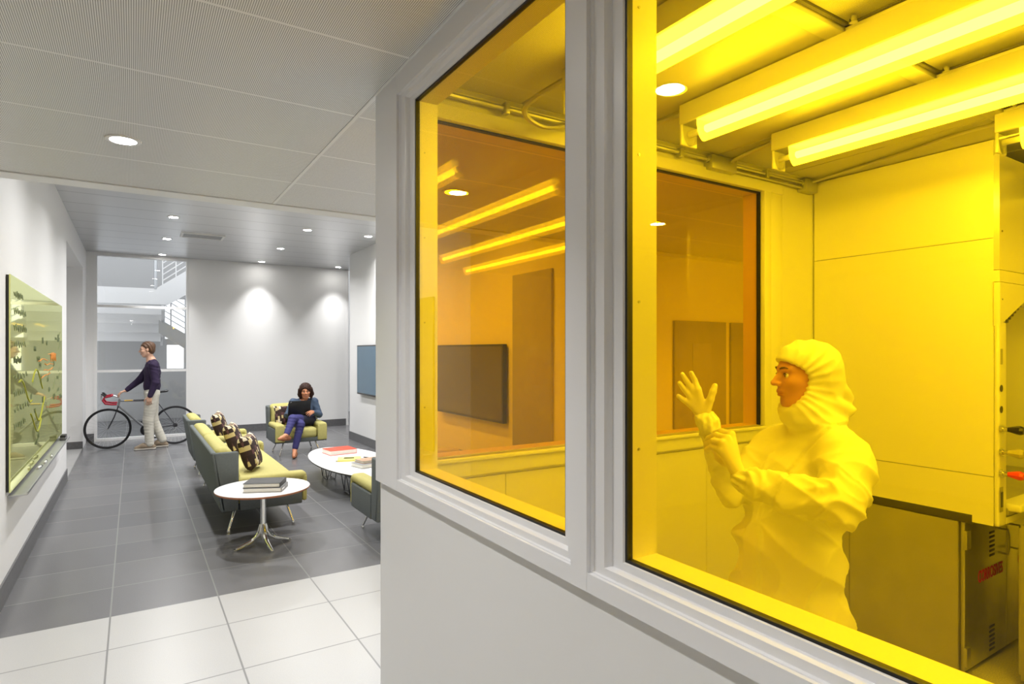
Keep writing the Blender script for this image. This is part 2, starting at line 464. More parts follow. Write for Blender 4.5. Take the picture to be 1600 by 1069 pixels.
# base tiles
struct(B((XL, 4.49, 0), (XL + 0.012, 9.53, 0.15)).build('baseboard_left', M['base']))
struct(B((-2.6, 12.488, 0), (XL, 12.5, 0.12)).build('baseboard_left', M['base']))
struct(B((XL, YB - 0.012, 0), (-0.6, YB, 0.15)).build('baseboard_back', M['base']))
struct(B((0.9, YB - 0.012, 0), (4.0, YB, 0.15)).build('baseboard_back', M['base']))
struct(MB().box((XR - 0.012, 4.49, 0), (XR, 11.2, 0.15)).box((XR - 0.012, 11.2, 0), (4.9, 11.212, 0.15)).build('baseboard_right', M['base']))
# ceilings
struct(MB().box((-6.2, -3.0, ZN), (XG, 4.325, ZN + 0.1)).box((XG, 2.277, ZN), (7.6, 4.325, ZN + 0.1)).build('ceiling', M['slots']))
struct(B((-6.2, 4.335, ZN - 0.006), (7.6, 4.49, ZF + 0.1)).build('trim_1', M['trim']))
struct(MB().box((XG - 0.012, -3.0, ZN - 0.004), (XG + 0.006, 4.32, ZN + 0.02)).build('trim_2', M['trim']))
struct(B((XL - 0.3, 4.49, ZF), (5.0, YB + 0.15, ZF + 0.1)).build('ceiling', M['metal_ceiling']))

# front partition of the clean room
PX = XG + 0.10
part = MB()
part.box((XG + 0.012, -3.0, 0), (PX, 2.277, 1.2))
part.box((XG + 0.03, -3.0, 2.55), (PX, 2.277, ZC))
for a, b in ((1.972, 2.277), (0.906, 1.10), (-3.0, -0.9)):
    part.box((XG + 0.04, a, 1.2), (PX, b, 2.55))
struct(part.build('wall_partition', M['part']))
# casing: flat boards at the wall face, then two steps down to the pane
def casing(m, ya0, ya1, za0, za1, x0, x1):
    m.box((x0, ya0, za0), (x1, ya1, za1))
cas = MB()
ZB0, ZB1, ZT0, ZT1 = 1.145, 1.185, 2.575, 2.652
for ya, yb in ((2.062, 2.282), (0.986, 1.040), (-1.3, -0.95)):
    casing(cas, ya, yb, ZB0, ZT1, XG - 0.006, XG + 0.045)
casing(cas, -3.0, 2.2815, ZB0, ZB1, XG - 0.0055, XG + 0.045)
casing(cas, -3.0, 2.2815, ZT0, ZT1, XG - 0.0055, XG + 0.045)
struct(cas.build('trim_3', M['frame']))
GX = XG + 0.034
def front_window(n, ya, yb, sa, sb):
    """pane from ya to yb; stops from the casing edges sa, sb"""
    w = struct_empty('window_%d' % n)
    m = MB()
    z0, z1 = 1.225, 2.534
    rings = [(XG + 0.0452, -0.1), (XG + 0.003, -0.1), (XG + 0.003, 0.05), (XG + 0.009, 0.09), (XG + 0.009, 0.48), (XG + 0.014, 0.54), (XG + 0.024, 0.58), (XG + 0.024, 0.97), (XG + 0.027, 1.0), (XG + 0.045, 1.0)]
    vs = []; fs = []
    for x, f in rings:
        a, b_ = sa + (ya - sa) * f, sb - (sb - yb) * f
        c, d = ZB1 + (z0 - ZB1) * f, ZT0 - (ZT0 - z1) * f
        vs += [(x, a, c), (x, b_, c), (x, b_, d), (x, a, d)]
    for i in range(len(rings) - 1):
        for k in range(4):
            k2 = (k + 1) % 4; fs.append((i * 4 + k, (i + 1) * 4 + k, (i + 1) * 4 + k2, i * 4 + k2))
    m.add(vs, fs)
    m.build('frame', M['frame'], w)
    g = MB(); t = 0.0055
    x0, x1 = XG + 0.0285, XG + 0.0435
    g.box((x0, ya - 0.002, z0 - 0.002), (x1, ya + t, z1 + 0.002)).box((x0, yb - t, z0 - 0.002), (x1, yb + 0.002, z1 + 0.002))
    g.box((x0, ya + t, z0 - 0.002), (x1, yb - t, z0 + t)).box((x0, ya + t, z1 - t), (x1, yb - t, z1 + 0.002))
    g.build('gasket', M['gasket'], w)
    B((GX, ya + 0.002, z0 + 0.002), (GX + 0.006, yb - 0.002, z1 - 0.002)).build('pane', M['amber'], w)
    # inner lining of the opening, on the clean-room side, with its screws
    li = MB(); lt = 0.004
    li.box((XG + 0.044, ya, z0), (PX + 0.012, ya + lt, z1)).box((XG + 0.044, yb - lt, z0), (PX + 0.012, yb, z1))
    li.box((XG + 0.044, ya, z0), (PX + 0.012, yb, z0 + lt)).box((XG + 0.044, ya, z1 - lt), (PX + 0.012, yb, z1))
    li.build('lining', M['clean_frame'], w)
    for zz in (1.45, 1.75, 2.05, 2.35):
        for yy, sgn in ((ya + lt, 1), (yb - lt, -1)):
            MB().cyl((XG + 0.062, yy, zz), (XG + 0.062, yy + sgn * 0.0015, zz), 0.003, seg=10).build('screw', M['steel'], w)
    return w
front_window(1, 1.10, 1.972, 1.040, 2.062)
front_window(2, -0.86, 0.906, -0.95, 0.986)

# wall between clean room and lounge with its own amber window
YI, YO = 2.15, 2.277
wx0, wx1, wz0, wz1 = 0.984, 3.035, 1.228, 2.558
struct(MB().box((PX, YI + 0.01, 0), (5.3, YO, wz0)).box((PX, YI + 0.01, wz1), (5.3, YO, ZC + 0.05))
       .box((PX - 0.06, YI + 0.01, wz0), (wx0, YO, wz1)).box((wx1, YI + 0.01, wz0), (5.3, YO, wz1)).build('wall_window', M['part']))
w3 = struct_empty('window_3')
fr = MB()
fr.rbox((PX, YI - 0.018, 1.150), (wx1 + 0.175, YI + 0.02, wz0), 0.004, k=1)
fr.rbox((PX, YI - 0.018, wz1), (wx1 + 0.175, YI + 0.02, 2.615), 0.004, k=1)
fr.rbox((wx1, YI - 0.0172, 1.151), (wx1 + 0.06, YI + 0.02, 2.614), 0.004, k=1)
fr.rbox((wx1 + 0.058, YI - 0.0102, 1.1515), (wx1 + 0.1745, YI + 0.02, 2.6135), 0.004, k=1)
fr.rbox((PX, YI - 0.0108, 1.1512), (wx0, YI + 0.02, 2.6138), 0.004, k=1)
fr.rbox((PX, YI - 0.036, wz0 - 0.016), (wx1 + 0.02, YI, wz0), 0.003, k=1)
fr.build('frame', M['clean_frame'], w3)
B((wx0 + 0.002, YI + 0.022, wz0 + 0.002), (wx1 - 0.002, YI + 0.028, wz1 - 0.002)).build('pane', M['amber'], w3)
g = MB()
g.box((wx1 - 0.008, YI + 0.012, wz0), (wx1, YI + 0.032, wz1)).box((wx0, YI + 0.012, wz1 - 0.006), (wx1, YI + 0.032, wz1))
g.build('gasket', M['gasket'], w3)
# clean-room wall panels with hairline joints
pan = MB()
xs = [PX + 0.002, 1.32, 2.565, 3.0, 3.525, 5.2]
for a, b in zip(xs[:-1], xs[1:]):
    pan.box((a + 0.0015, YI, 0.002), (b - 0.0015, YI + 0.02, 1.136)); 
pan.box((PX + 0.002, YI, 1.139), (3.525, YI + 0.02, 1.152))
pan.box((wx1 + 0.176, YI, 1.152), (3.525, YI + 0.02, ZC))
pan.box((PX + 0.002, YI, 2.614), (wx1 + 0.176, YI + 0.02, ZC))
pan.box((3.53, YI, 1.139), (5.2, YI + 0.02, ZC))
struct(pan.build('wall_back', M['clean_wall']))
struct(B((5.2, -2.7, 0), (5.3, 2.2, ZC)).build('wall_right', M['clean_wall']))
struct(B((PX, -2.7, 0), (5.3, -2.6, ZC)).build('wall_front', M['clean_wall']))
# clean-room ceiling: flush blank panels next to the wall, rails, filters
GXS = [1.37, 1.98, 2.60, 3.21, 3.82, 4.43]
struct(B((PX, -2.7, ZC + 0.03), (5.3, YI + 0.01, ZC + 0.1)).build('ceiling', M['clean_dark']))
cp = MB()
gx = [PX] + GXS + [5.2]
for a, b in zip(gx[:-1], gx[1:]):
    cp.box((a + 0.003, 1.135, ZC), (b - 0.003, 2.108, ZC + 0.03))
struct(cp.build('ceiling', M['clean_ceiling']))
struct(MB().box((PX, 2.113, ZC), (5.2, YI, ZC + 0.03)).build('trim_4', M['clean_frame']))
rl = MB()
for x in GXS: rl.rbox((x - 0.045, -2.6, ZC - 0.004), (x + 0.045, 1.07, ZC + 0.03), 0.003, k=1)
for a, b in zip(gx[:-1], gx[1:]): rl.rbox((a + 0.003, 1.072, ZC - 0.006), (b - 0.003, 1.133, ZC + 0.03), 0.003, k=1)
struct(rl.build('trim_5', M['grid']))
fl_lab = ['leftmost, over the window mullion', 'between the first two tube lamps', 'between the second and third tube lamps', 'beside the far right tube lamp']
for i, (a, b) in enumerate(zip([PX, 1.37, 1.98, 2.60], [1.37, 1.98, 2.60, 3.21])):
    t = thing('ceiling_filter', 'fine-meshed air filter in the amber-lit ceiling, ' + fl_lab[i], 'air filter', ((a + b) / 2, 0.45, ZC + 0.02), 0, 'ceiling filters of the clean room')
    hw = (b - a) / 2 - 0.047
    B((-hw + 0.012, -0.6, -0.008), (hw - 0.012, 0.6, 0.008)).build('filter_face', M['hepa'], t)
    e = MB()
    for lo, hi in (((-hw, -0.615, -0.014), (-hw + 0.012, 0.615, 0.008)), ((hw - 0.012, -0.615, -0.014), (hw, 0.615, 0.008)),
                   ((-hw, 0.603, -0.014), (hw, 0.615, 0.008)), ((-hw, -0.615, -0.014), (hw, -0.603, 0.008))): e.box(lo, hi)
    e.build('filter_frame', M['clean_dark'], t)
    MB().cyl((hw - 0.04, 0.57, -0.012), (hw - 0.04, 0.57, -0.03), 0.012, seg=12).build('latch', M['chrome'], t)

# ------------------------------------------------------------------ clean-room strip lamps
def hanging_tube_lamp(x, y_end, label, length=2.9):
    t = thing('hanging_tube_lamp', label, 'ceiling light', (x, y_end, ZC - 0.0045), 0, 'tube lamps under the clean room ceiling')
    MB().rbox((-0.05, -length, -0.082), (0.05, 0, 0), 0.004, k=1).build('housing', M['grid'], t)
    prof = []
    def lens(y0, y1, name, mat, r):
        m = MB(); seg = 14
        vs = []; fs = []
        for y in (y0, y1):
            for j in range(seg + 1):
                a = -PI * j / seg
                vs.append((r * math.cos(a), y, -0.083 + r * 2.0 * math.sin(a)))
        n = seg + 1
        for j in range(seg): fs.append((j, j + 1, n + j + 1, n + j))
        fs += [tuple(range(n - 1, -1, -1)), tuple(range(n, 2 * n)), (0, n, 2 * n - 1, n - 1)]
        m.add(vs, fs); return m.build(name, mat, t)
    df = lens(-length + 0.06, -0.085, 'diffuser', M['lens'], 0.041)
    lens(-0.0845, -0.012, 'lamp_end', M['lamp_end'], 0.042)
    MB().cyl((0.0, -length + 0.08, -0.118), (0.0, -0.1, -0.118), 0.016, seg=12).build('tube', M['tube'], df)
    MB().rbox((-0.048, -0.012, -0.168), (0.048, 0.0, -0.08), 0.012, k=2).build('end_plate', M['grid'], t)
    MB().cyl((0, -0.098, -0.118), (0, -0.0125, -0.118), 0.013, seg=12).build('lamp_holder', M['white'], t)
    return t
hanging_tube_lamp(1.37, 1.76, 'leftmost glowing tube lamp, cut off by the top of the photo')
hanging_tube_lamp(1.98, 1.76, 'long glowing tube lamp above the white-suited person, end nearest the conduit box')
hanging_tube_lamp(2.60, 1.76, 'lower glowing tube lamp in front of the fume hood side panel')
hanging_tube_lamp(3.21, 1.10, 'tube lamp end poking in over the fume hood front')

# conduits under the ceiling along the window wall
t = thing('electrical_conduit', 'metal conduit with junction boxes running above the interior amber window', 'conduit', (2.2, 2.12, 2.65))
MB().tube([(x - 2.2, 0, 0.0) for x in (0.95, 1.6, 2.54)], 0.011).build('pipe', M['galv'], t)
MB().tube([(x - 2.2, 0, -0.002) for x in (2.74, 3.1, 3.37)], 0.011).build('pipe', M['galv'], t)
MB().tube([(x - 2.2, -0.0, -0.028) for x in (2.74, 3.1, 3.37)], 0.008).build('pipe', M['galv'], t)
for x, w in ((2.54, 0.2), (3.37, 0.12)):
    bx = MB().rbox((x - 2.2, -0.028, -0.05), (x - 2.2 + w, 0.03, 0.022), 0.005, k=1).build('junction_box', M['galv'], t)
    for xx in (x - 2.2 - 0.012, x - 2.2 + w - 0.006):
        MB().cyl((xx, 0, 0), (xx + 0.02, 0, 0), 0.017, seg=12).build('connector', M['galv'], bx)
for x in (1.3, 2.33, 3.02):
    MB().rbox((x - 2.2 - 0.012, -0.02, -0.026), (x - 2.2 + 0.012, 0.012, 0.02), 0.003, k=1).build('pipe_clip', M['galv'], t)
def flex(name, label, pts, r=0.011):
    P = [Vector(p) for p in pts]; out = []
    n = len(P)
    for i in range(n - 1):
        p0, p1, p2, p3 = P[max(i - 1, 0)], P[i], P[i + 1], P[min(i + 2, n - 1)]
        for q in range(8):
            s_ = q / 8.0
            out.append(0.5 * ((2 * p1) + (p2 - p0) * s_ + (2 * p0 - 5 * p1 + 4 * p2 - p3) * s_ ** 2 + (3 * p1 - p0 - 3 * p2 + p3) * s_ ** 3))
    out.append(P[-1]); c = P[0]
    e = thing(name, label, 'conduit', c, 0, 'flexible conduits of the tube lamps')
    MB().tube([p - c for p in out], r, 8).build('hose', M['galv'], e)
    MB().cyl(P[-1] - c, P[-1] - c + (P[-2] - P[-1]).normalized() * 0.03, r * 1.5, seg=10).build('connector', M['galv'], e)
    return e
flex('flexible_conduit', 'looped flexible conduit seen at the top of the left amber window', [(1.62, 2.09, 2.64), (1.44, 2.02, 2.57), (1.32, 1.97, 2.56), (1.27, 1.93, 2.58), (1.29, 1.88, 2.61), (1.34, 1.80, 2.645), (1.37, 1.765, 2.66)])
flex('flexible_conduit', 'flexible conduit meeting the end of the long tube lamp above the person', [(2.0, 2.10, 2.64), (1.975, 2.05, 2.65), (1.97, 1.95, 2.66), (1.985, 1.86, 2.665), (1.98, 1.764, 2.655)])
flex('flexible_conduit', 'flexible conduit from the junction box to the lower tube lamp', [(2.70, 2.10, 2.655), (2.68, 2.05, 2.66), (2.66, 1.95, 2.665), (2.63, 1.85, 2.66), (2.60, 1.764, 2.655)])
flex('flexible_conduit', 'long thin conduit along the ceiling edge above the fume hood side', [(3.44, 2.10, 2.66), (3.42, 1.9, 2.668), (3.36, 1.6, 2.668), (3.28, 1.3, 2.668), (3.23, 1.104, 2.655)], 0.009)

# ------------------------------------------------------------------ lounge doors, screens, vent, board
t = thing('wall_screen', 'blue-lit wall screen on the white lounge wall beside the partition corner', 'screen', (XR, 9.72, 0.89), 0, 'lounge screens')
def screen(t, w, h, mat):
    MB().rbox((-0.075, -w / 2, 0), (-0.02, w / 2, h), 0.006, k=1).build('bezel', M['black'], t)
    B((-0.0765, -w / 2 + 0.022, 0.028), (-0.0745, w / 2 - 0.022, h - 0.022)).build('display', mat, t)
    MB().box((-0.02, -0.3, 0.2), (0, 0.3, h - 0.2)).build('wall_bracket', M['black'], t)
screen(t, 1.62, 0.86, M['screen'])
t = thing('wall_screen', 'dark wall screen seen through both amber panes', 'screen', (XR, 6.37, 0.865), 0, 'lounge screens')
screen(t, 1.66, 0.86, M['screen2'])
def door(n, lo, hi, axis):
    d = struct_empty('door_%d' % n)
    MB().rbox(lo, hi, 0.004, k=1).build('leaf', M['door'], d)
    return d
door(1, (XR - 0.03, 4.72, 0.02), (XR, 5.42, 2.45), 0)
d2 = door(2, (4.83, 4.46, 0.02), (5.65, 4.49, 1.97), 1)
B((5.10, 4.456, 0.9), (5.40, 4.462, 1.73)).build('inset_panel', M['door'], d2)
d3 = door(3, (5.74, 4.46, 0.02), (6.16, 4.49, 1.97), 1)
t = thing('ceiling_vent', 'slotted linear air vent set in the far metal ceiling', 'vent', (0.92, 10.55, ZF), 0)
MB().box((-0.3, -0.2, -0.02), (0.3, -0.17, 0)).box((-0.3, 0.17, -0.02), (0.3, 0.2, 0)).box((-0.3, -0.17, -0.02), (-0.27, 0.17, 0)).box((0.27, -0.17, -0.02), (0.3, 0.17, 0)).build('vent_frame', M['trim'], t)
B((-0.27, -0.17, -0.006), (0.27, 0.17, -0.001)).build('vent_throat', M['base'], t)
for i in range(4): MB().box((-0.27, -0.13 + i * 0.075, -0.019), (0.27, -0.10 + i * 0.075, -0.014)).build('vane', M['alu'], t)

# glass writing board
BY0, BY1, BZ0, BZ1, BX = 5.2, 8.66, 0.70, 2.165, -0.695
t = thing('mounted_glass_board', 'lime tinted glass writing board covered in faint marker notes on the left wall', 'writing board', (XL, (BY0 + BY1) / 2, BZ0))
cyb = (BY0 + BY1) / 2; hw = (BY1 - BY0) / 2; bh = BZ1 - BZ0; dx = BX - XL
B((dx - 0.008, -hw, 0), (dx, hw, bh)).build('glass_sheet', M['board'], t)
B((0.002, -hw + 0.004, 0.004), (dx - 0.008, hw - 0.004, bh - 0.004)).build('backing', M['black'], t)
rnd = random.Random(3)
def scribble(y, z, w, h, n):
    """short run of joined loops lying on the board face, reading along +y from far to near"""
    pts = []
    for i in range(n * 4):
        pts.append((dx + 0.0012, y - hw + w * i / (n * 4), z + h * (0.5 + 0.5 * math.sin(i * 1.9 + rnd.random())) + rnd.uniform(-.1, .1) * h))
    return pts
mk = MB(); mo = MB(); my = MB()
for i in range(9):
    z = 1.32 - i * 0.115
    mk.tube(scribble(0.12, z, rnd.uniform(0.35, 0.75), 0.05, rnd.randint(4, 7)), 0.0016, 4)
for i in range(34):
    y = rnd.uniform(0.9, 3.2); z = rnd.uniform(0.15, 1.1)
    if rnd.random() < 0.75: mk.tube(scribble(y, z, rnd.uniform(0.08, 0.25), rnd.uniform(0.03, 0.07), rnd.randint(2, 5)), 0.0014, 4)
    else: mk.tube([(dx + 0.0012, y - hw + 0.05 * q, z + 0.02 * q) for q in range(rnd.randint(3, 7))], 0.002, 4)
for i in range(5):
    y = rnd.uniform(1.2, 2.2); z = 0.72 + 0.05 * i
    mo.tube([(dx + 0.0012, y - hw + 0.14 * q, z + rnd.uniform(-.015, .015)) for q in range(6)], 0.004, 4)
mo.tube(scribble(2.3, 0.85, 0.5, 0.08, 5), 0.004, 4)
for i in range(4):
    y = rnd.uniform(0.1, 2.0); z = rnd.uniform(0.1, 0.7)
    my.tube([(dx + 0.0012, y - hw + 0.11 * q, z + 0.1 * math.sin(q * 0.7 + i)) for q in range(7)], 0.005, 4)
o = mk.build('marker_writing', M['marker'], t); o['kind'] = 'stuff'
o = mo.build('orange_marker_lines', M['marker_o'], t); o['kind'] = 'stuff'
o = my.build('olive_marker_lines', M['marker_y'], t); o['kind'] = 'stuff'
tr = MB()
tr.rbox((0.003, -hw + 0.05, -0.035), (dx + 0.085, hw - 0.2, -0.026), 0.003, k=1)
tr.rbox((dx + 0.08, -hw + 0.05, -0.034), (dx + 0.086, hw - 0.2, -0.012), 0.002, k=1)
tr.build('marker_tray', M['alu'], t)
tz = BZ0 - 0.026
e = thing('board_eraser', 'black board eraser at the far end of the marker tray', 'eraser', (BX + 0.045, 8.25, tz))
MB().rbox((-0.028, -0.09, 0.0), (0.028, 0.09, 0.03), 0.006, k=1).build('felt_pad', M['base'], e)
MB().rbox((-0.026, -0.085, 0.03), (0.026, 0.085, 0.055), 0.008, k=1).build('grip', M['black'], e)
mlab = ['dark marker pen nearest the near end of the board tray', 'dark marker pen in the middle of the board tray', 'dark marker pen nearest the eraser on the board tray']
for i, y in enumerate((6.35, 6.62, 6.95)):
    e = thing('marker_pen', mlab[i], 'pen', (BX + 0.035 + 0.012 * i, y, tz + 0.0098), 0.1 * (i - 1), 'marker pens on the tray')
    MB().cyl((0, -0.065, 0), (0, 0.03, 0), 0.009, seg=10).build('barrel', M['white'], e)
    MB().cyl((0, 0.03, 0), (0, 0.072, 0), 0.0095, seg=10).build('cap', M['black'], e)

# ------------------------------------------------------------------ glazed end of the hall and the stair hall behind it
w4 = struct_empty('window_4', (0, YB, 0))
m = MB()
for x0, x1 in ((-0.6, -0.555), (0.875, 0.9)): m.box((x0, -0.01, 0), (x1, 0.1, ZF))
m.box((-0.6, 0.0, 0), (0.9, 0.1, 0.045)).box((-0.6, 0.0, 3.39), (0.9, 0.1, ZF))
m.box((-0.6, 0.02, 1.255), (0.9, 0.08, 1.30)).box((-0.6, 0.02, 2.455), (0.9, 0.08, 2.50))
m.build('frame', M['white'], w4)
for z0, z1 in ((0.045, 1.255), (1.30, 2.455), (2.50, 3.39)):
    B((-0.555, 0.045, z0), (0.875, 0.055, z1)).build('pane', M['clear'], w4)
w5 = struct_empty('window_5', (0, YB, 0))
MB().box((4.02, -0.01, 0), (4.06, 0.1, ZF)).box((4.21, -0.01, 0), (4.25, 0.1, ZF)).build('frame', M['white'], w5)
B((4.06, 0.045, 0), (4.21, 0.055, ZF)).build('pane', M['clear'], w5)
YA = 17.0
# concrete wall with two daylight openings, drawn round the holes
holes = ((0.70, 1.08, 1.215, 1.80), (0.66, 1.10, 1.95, 2.95))
cw = MB()
cw.box((-3.5, YA, 0), (0.66, YA + 0.3, 6.0)).box((1.10, YA, 0), (5.0, YA + 0.3, 6.0))
cw.box((0.66, YA, 0), (1.10, YA + 0.3, 1.215)).box((0.66, YA, 1.80), (1.10, YA + 0.3, 1.95)).box((0.66, YA, 2.95), (1.10, YA + 0.3, 6.0))
cw.box((0.66, YA, 1.215), (0.70, YA + 0.3, 1.80)).box((1.08, YA, 1.215), (1.10, YA + 0.3, 1.80))
struct(cw.build('wall_stair', M['concrete']))
struct(B((-3.6, YB + 0.15, 0), (-3.5, YA + 0.3, 6.0)).build('wall_stair', M['wall']))
struct(B((5.0, YB + 0.15, 0), (5.1, YA + 0.3, 6.0)).build('wall_stair', M['wall']))
t = thing('staircase', 'white stair flight seen from below through the glazed hall end', 'stairs', (-0.1, 16.35, 1.9))
for i in range(4):
    zz = -0.02 + i * 0.205; yy = 0.55 - i * 0.16
    MB().box((-1.6, yy - 0.16, zz), (0.66, yy, zz + 0.03)).box((-1.6, yy - 0.16, zz + 0.03), (0.66, yy - 0.14, zz + 0.205)).build('step', M['wall'], t)
MB().prism([(0.661, 0.56, -0.12), (0.661, -0.1, 0.70), (0.661, -0.1, 0.9), (0.661, 0.56, 0.1)], (0.05, 0, 0)).build('stringer', M['white'], t)
MB().cyl((-1.5, 0.2, -1.9), (-1.5, 0.2, 0.2), 0.05).build('column', M['alu'], t)
t = thing('landing', 'white upper landing edge crossing behind the top of the hall glazing', 'landing', (0, 15.4, 2.9))
p0, p1, p2, p3 = on_y(140, 447, 15.4), on_y(243, 451, 15.4), on_y(262, 476, 15.4), on_y(140, 473, 15.4)
e0, e1 = on_y(300, 418, 15.4), on_y(300, 456, 15.4)
off = Vector((0, 15.4, 2.9))
MB().prism([p - off for p in (p0 - Vector((1.5, 0, 0)), p1, p2, p3 - Vector((1.5, 0, 0)))], (0, 0.25, 0)).build('slab_edge', M['white'], t)
MB().prism([p - off for p in (p1, e0, e1, p2)], (0, 0.25, 0)).build('stringer', M['white'], t)
rail = MB()
for i in range(6):
    a, b = on_y(255, 447 - i * 9, 15.45) - off, on_y(300, 420 - i * 9.5, 15.45) - off
    rail.tube([a, b], 0.012, 6)
for u in (254, 275, 294): rail.tube([on_y(u, 449 - (u - 254) * 0.6, 15.45) - off, on_y(u, 400 - (u - 254) * 0.6, 15.45) - off], 0.012, 6)
rail.build('railing', M['white'], t)
MB().tube([on_y(243, 452, 15.42) - off, on_y(243, 395, 15.42) - off], 0.035, 8).build('post', M['alu'], t)
t = thing('stair_railing', 'slanted metal stair railing in front of the bright daylight opening', 'railing', (0.85, 15.95, 2.0))
off = Vector((0.85, 15.95, 2.0))
r2 = MB()
for i in range(8):
    r2.tube([on_y(256, 470 + i * 9 - 12, 15.95) - off, on_y(297, 494 + i * 9 - 12, 15.95) - off], 0.012, 6)
r2.build('rail', M['alu'], t)
MB().tube([on_y(267, 455, 15.95) - off, on_y(267, 516, 15.95) - off], 0.014, 6).build('post', M['alu'], t)
MB().prism([on_y(u, v, 15.9) - off for u, v in ((248, 500), (300, 527), (300, 552), (248, 520))], (0, 0.06, 0)).build('stringer', M['alu'], t)

# ------------------------------------------------------------------ fume hood with its corrosives cabinet
HX, HY = 3.53, 1.22
t = thing('fume_hood', 'large white fume hood with coloured valve knobs on its front post', 'fume hood', (HX, HY, 0.0))
def H(lo, hi, r=0.002): return MB().rbox(lo, hi, r, k=1)
D = 0.92
m = MB()
m.box((0, 0.012, 0.985 + 0.055), (0.09, 0.0 + D, 2.197)).box((0, 0.012, 2.2), (0.09, D, 2.675))
m.box((0, 0.10, 0.835), (0.09, D, 1.037)).box((0, 0.012, 0.800), (0.09, 0.10, 1.037))
m.build('side_panel', M['clean_wall'], t)
B((0.004, 0.02, 0.9), (0.086, D - 0.01, 2.66)).build('side_core', M['clean_dark'], t)
post = MB().rbox((-0.0005, -0.012, 0.800), (0.085, 0.0118, 1.79), 0.010, k=2).build('front_post', M['clean_wall'], t)
# header: stepped panels with a slanted lower edge
m = MB()
m.box((0.0, -0.012, 2.043), (1.5, 0.012, 2.60)); m.build('upper_panel', M['gloss'], t)
m = MB(); m.box((0.0, -0.013, 1.985), (1.5, 0.012, 2.040)); m.build('header_strip', M['clean_wall'], t)
m = MB(); m.prism([(0.0, -0.014, 1.772), (0.36, -0.014, 1.925), (1.5, -0.014, 1.925), (1.5, -0.014, 1.982), (0.0, -0.014, 1.982)], (0, 0.028, 0)); m.build('header_panel', M['clean_wall'], t)
m = MB(); m.prism([(0.085, 0.02, 1.74), (0.37, 0.02, 1.885), (1.5, 0.02, 1.885), (1.5, 0.02, 1.93), (0.36, 0.02, 1.93), (0.085, 0.02, 1.78)], (0, 0.05, 0)); sl = m.build('vent_grille', M['steel_side'], t)
for i in range(8):
    a = i / 8.0
    B((0.10 + a * 0.26, 0.0165, 1.757 + a * 0.137), (0.125 + a * 0.26, 0.0195, 1.777 + a * 0.137)).build('slot', M['counter'], sl)
# interior
m = MB()
m.box((0.09, D - 0.12, 0.88), (1.5, D, 2.0)).box((1.42, 0.02, 0.88), (1.5, D - 0.12, 2.0)).box((0.09, 0.02, 1.95), (1.5, D - 0.12, 2.0))
m.build('liner', M['clean_wall'], t)
B((0.3, 0.25, 1.925), (1.2, 0.5, 1.949)).build('added_glow_panel', M['hood_fill'], t)  # unseen glowing panel, added behind the header to brighten the hood inside
bf = MB()
bf.rbox((0.12, D - 0.15, 1.0), (0.40, D - 0.125, 1.22), 0.004, k=1)
bf = bf.build('baffle', M['steel_side'], t)
MB().rbox((0.085, -0.02, 0.845), (1.5, D - 0.12, 0.885), 0.004, k=1).build('work_surface', M['steel'], t)
MB().rbox((0.085, -0.07, 0.866), (1.5, 0.03, 0.905), 0.012, k=2).build('airfoil', M['clean_wall'], t)
MB().rbox((0.0, 0.10, 0.79), (1.5, D - 0.02, 0.834), 0.003, k=1).build('counter_edge', M['counter'], t)
MB().rbox((0.0905, -0.010, 0.80), (1.5, 0.10, 0.835), 0.004, k=1).build('front_skirt', M['clean_wall'], t)
def V(*p): return Vector(p)
fa = MB().tube([(0.11, 0.35, 1.30), (0.2, 0.33, 1.315), (0.27, 0.32, 1.31), (0.30, 0.315, 1.285), (0.305, 0.315, 1.25), (0.305, 0.315, 1.22)], [0.014, 0.014, 0.016, 0.018, 0.018, 0.012], 10).build('gas_nozzle', M['steel_side'], t)
fa2 = MB().tube([(0.11, 0.30, 1.25), (0.2, 0.28, 1.22), (0.3, 0.27, 1.17), (0.40, 0.26, 1.16)], 0.012, 8).build('gas_nozzle', M['steel_side'], t)
for z, mat, lab in ((1.274, M['black'], 'black knob'), (1.163, M['lime'], 'pale yellow knob'), (1.060, M['red'], 'red knob')):
    c = V(0.012, -0.012, z)
    st = MB().cyl(c, c + V(0.0, -0.012, 0), 0.02, seg=20).cyl(c + V(0, -0.012, 0), c + V(0, -0.03, 0), 0.012, seg=14).build('valve_stem', M['chrome'], t)
    kb = MB()
    prof = [(0.0, 0), (0.011, 0.0), (0.013, 0.01), (0.021, 0.038), (0.022, 0.05), (0.016, 0.062), (0.0, 0.064)]
    pts = [(r if r > 0 else 0.0005, zz) for r, zz in prof]
    kb.lathe(pts, 8, Matrix.Translation(c + V(0, -0.028, 0)) @ Matrix.Rotation(PI / 2, 4, 'X'))
    o = kb.build('valve_knob', mat, t, angle=25); o['label'] = lab
for z in (1.469, 1.367):
    MB().cyl((0.02, -0.0135, z), (0.02, -0.0119, z), 0.017, seg=24).build('round_switch', M['counter'], t)
B((0.008, -0.0135, 1.585), (0.034, -0.0119, 1.66)).build('indicator_plate', M['steel_side'], t)
gp = B((0.0, -0.0135, 0.872), (0.038, -0.0119, 0.992)).build('gauge_plate', M['steel_side'], t)
B((0.012, -0.0155, 0.895), (0.034, -0.0134, 0.968)).build('gauge_window', M['black'], gp)
for z in (1.9, 2.23, 2.6): MB().cyl((0.028, -0.0155, z), (0.028, -0.0119, z), 0.004, seg=8).build('screw', M['counter'], t)

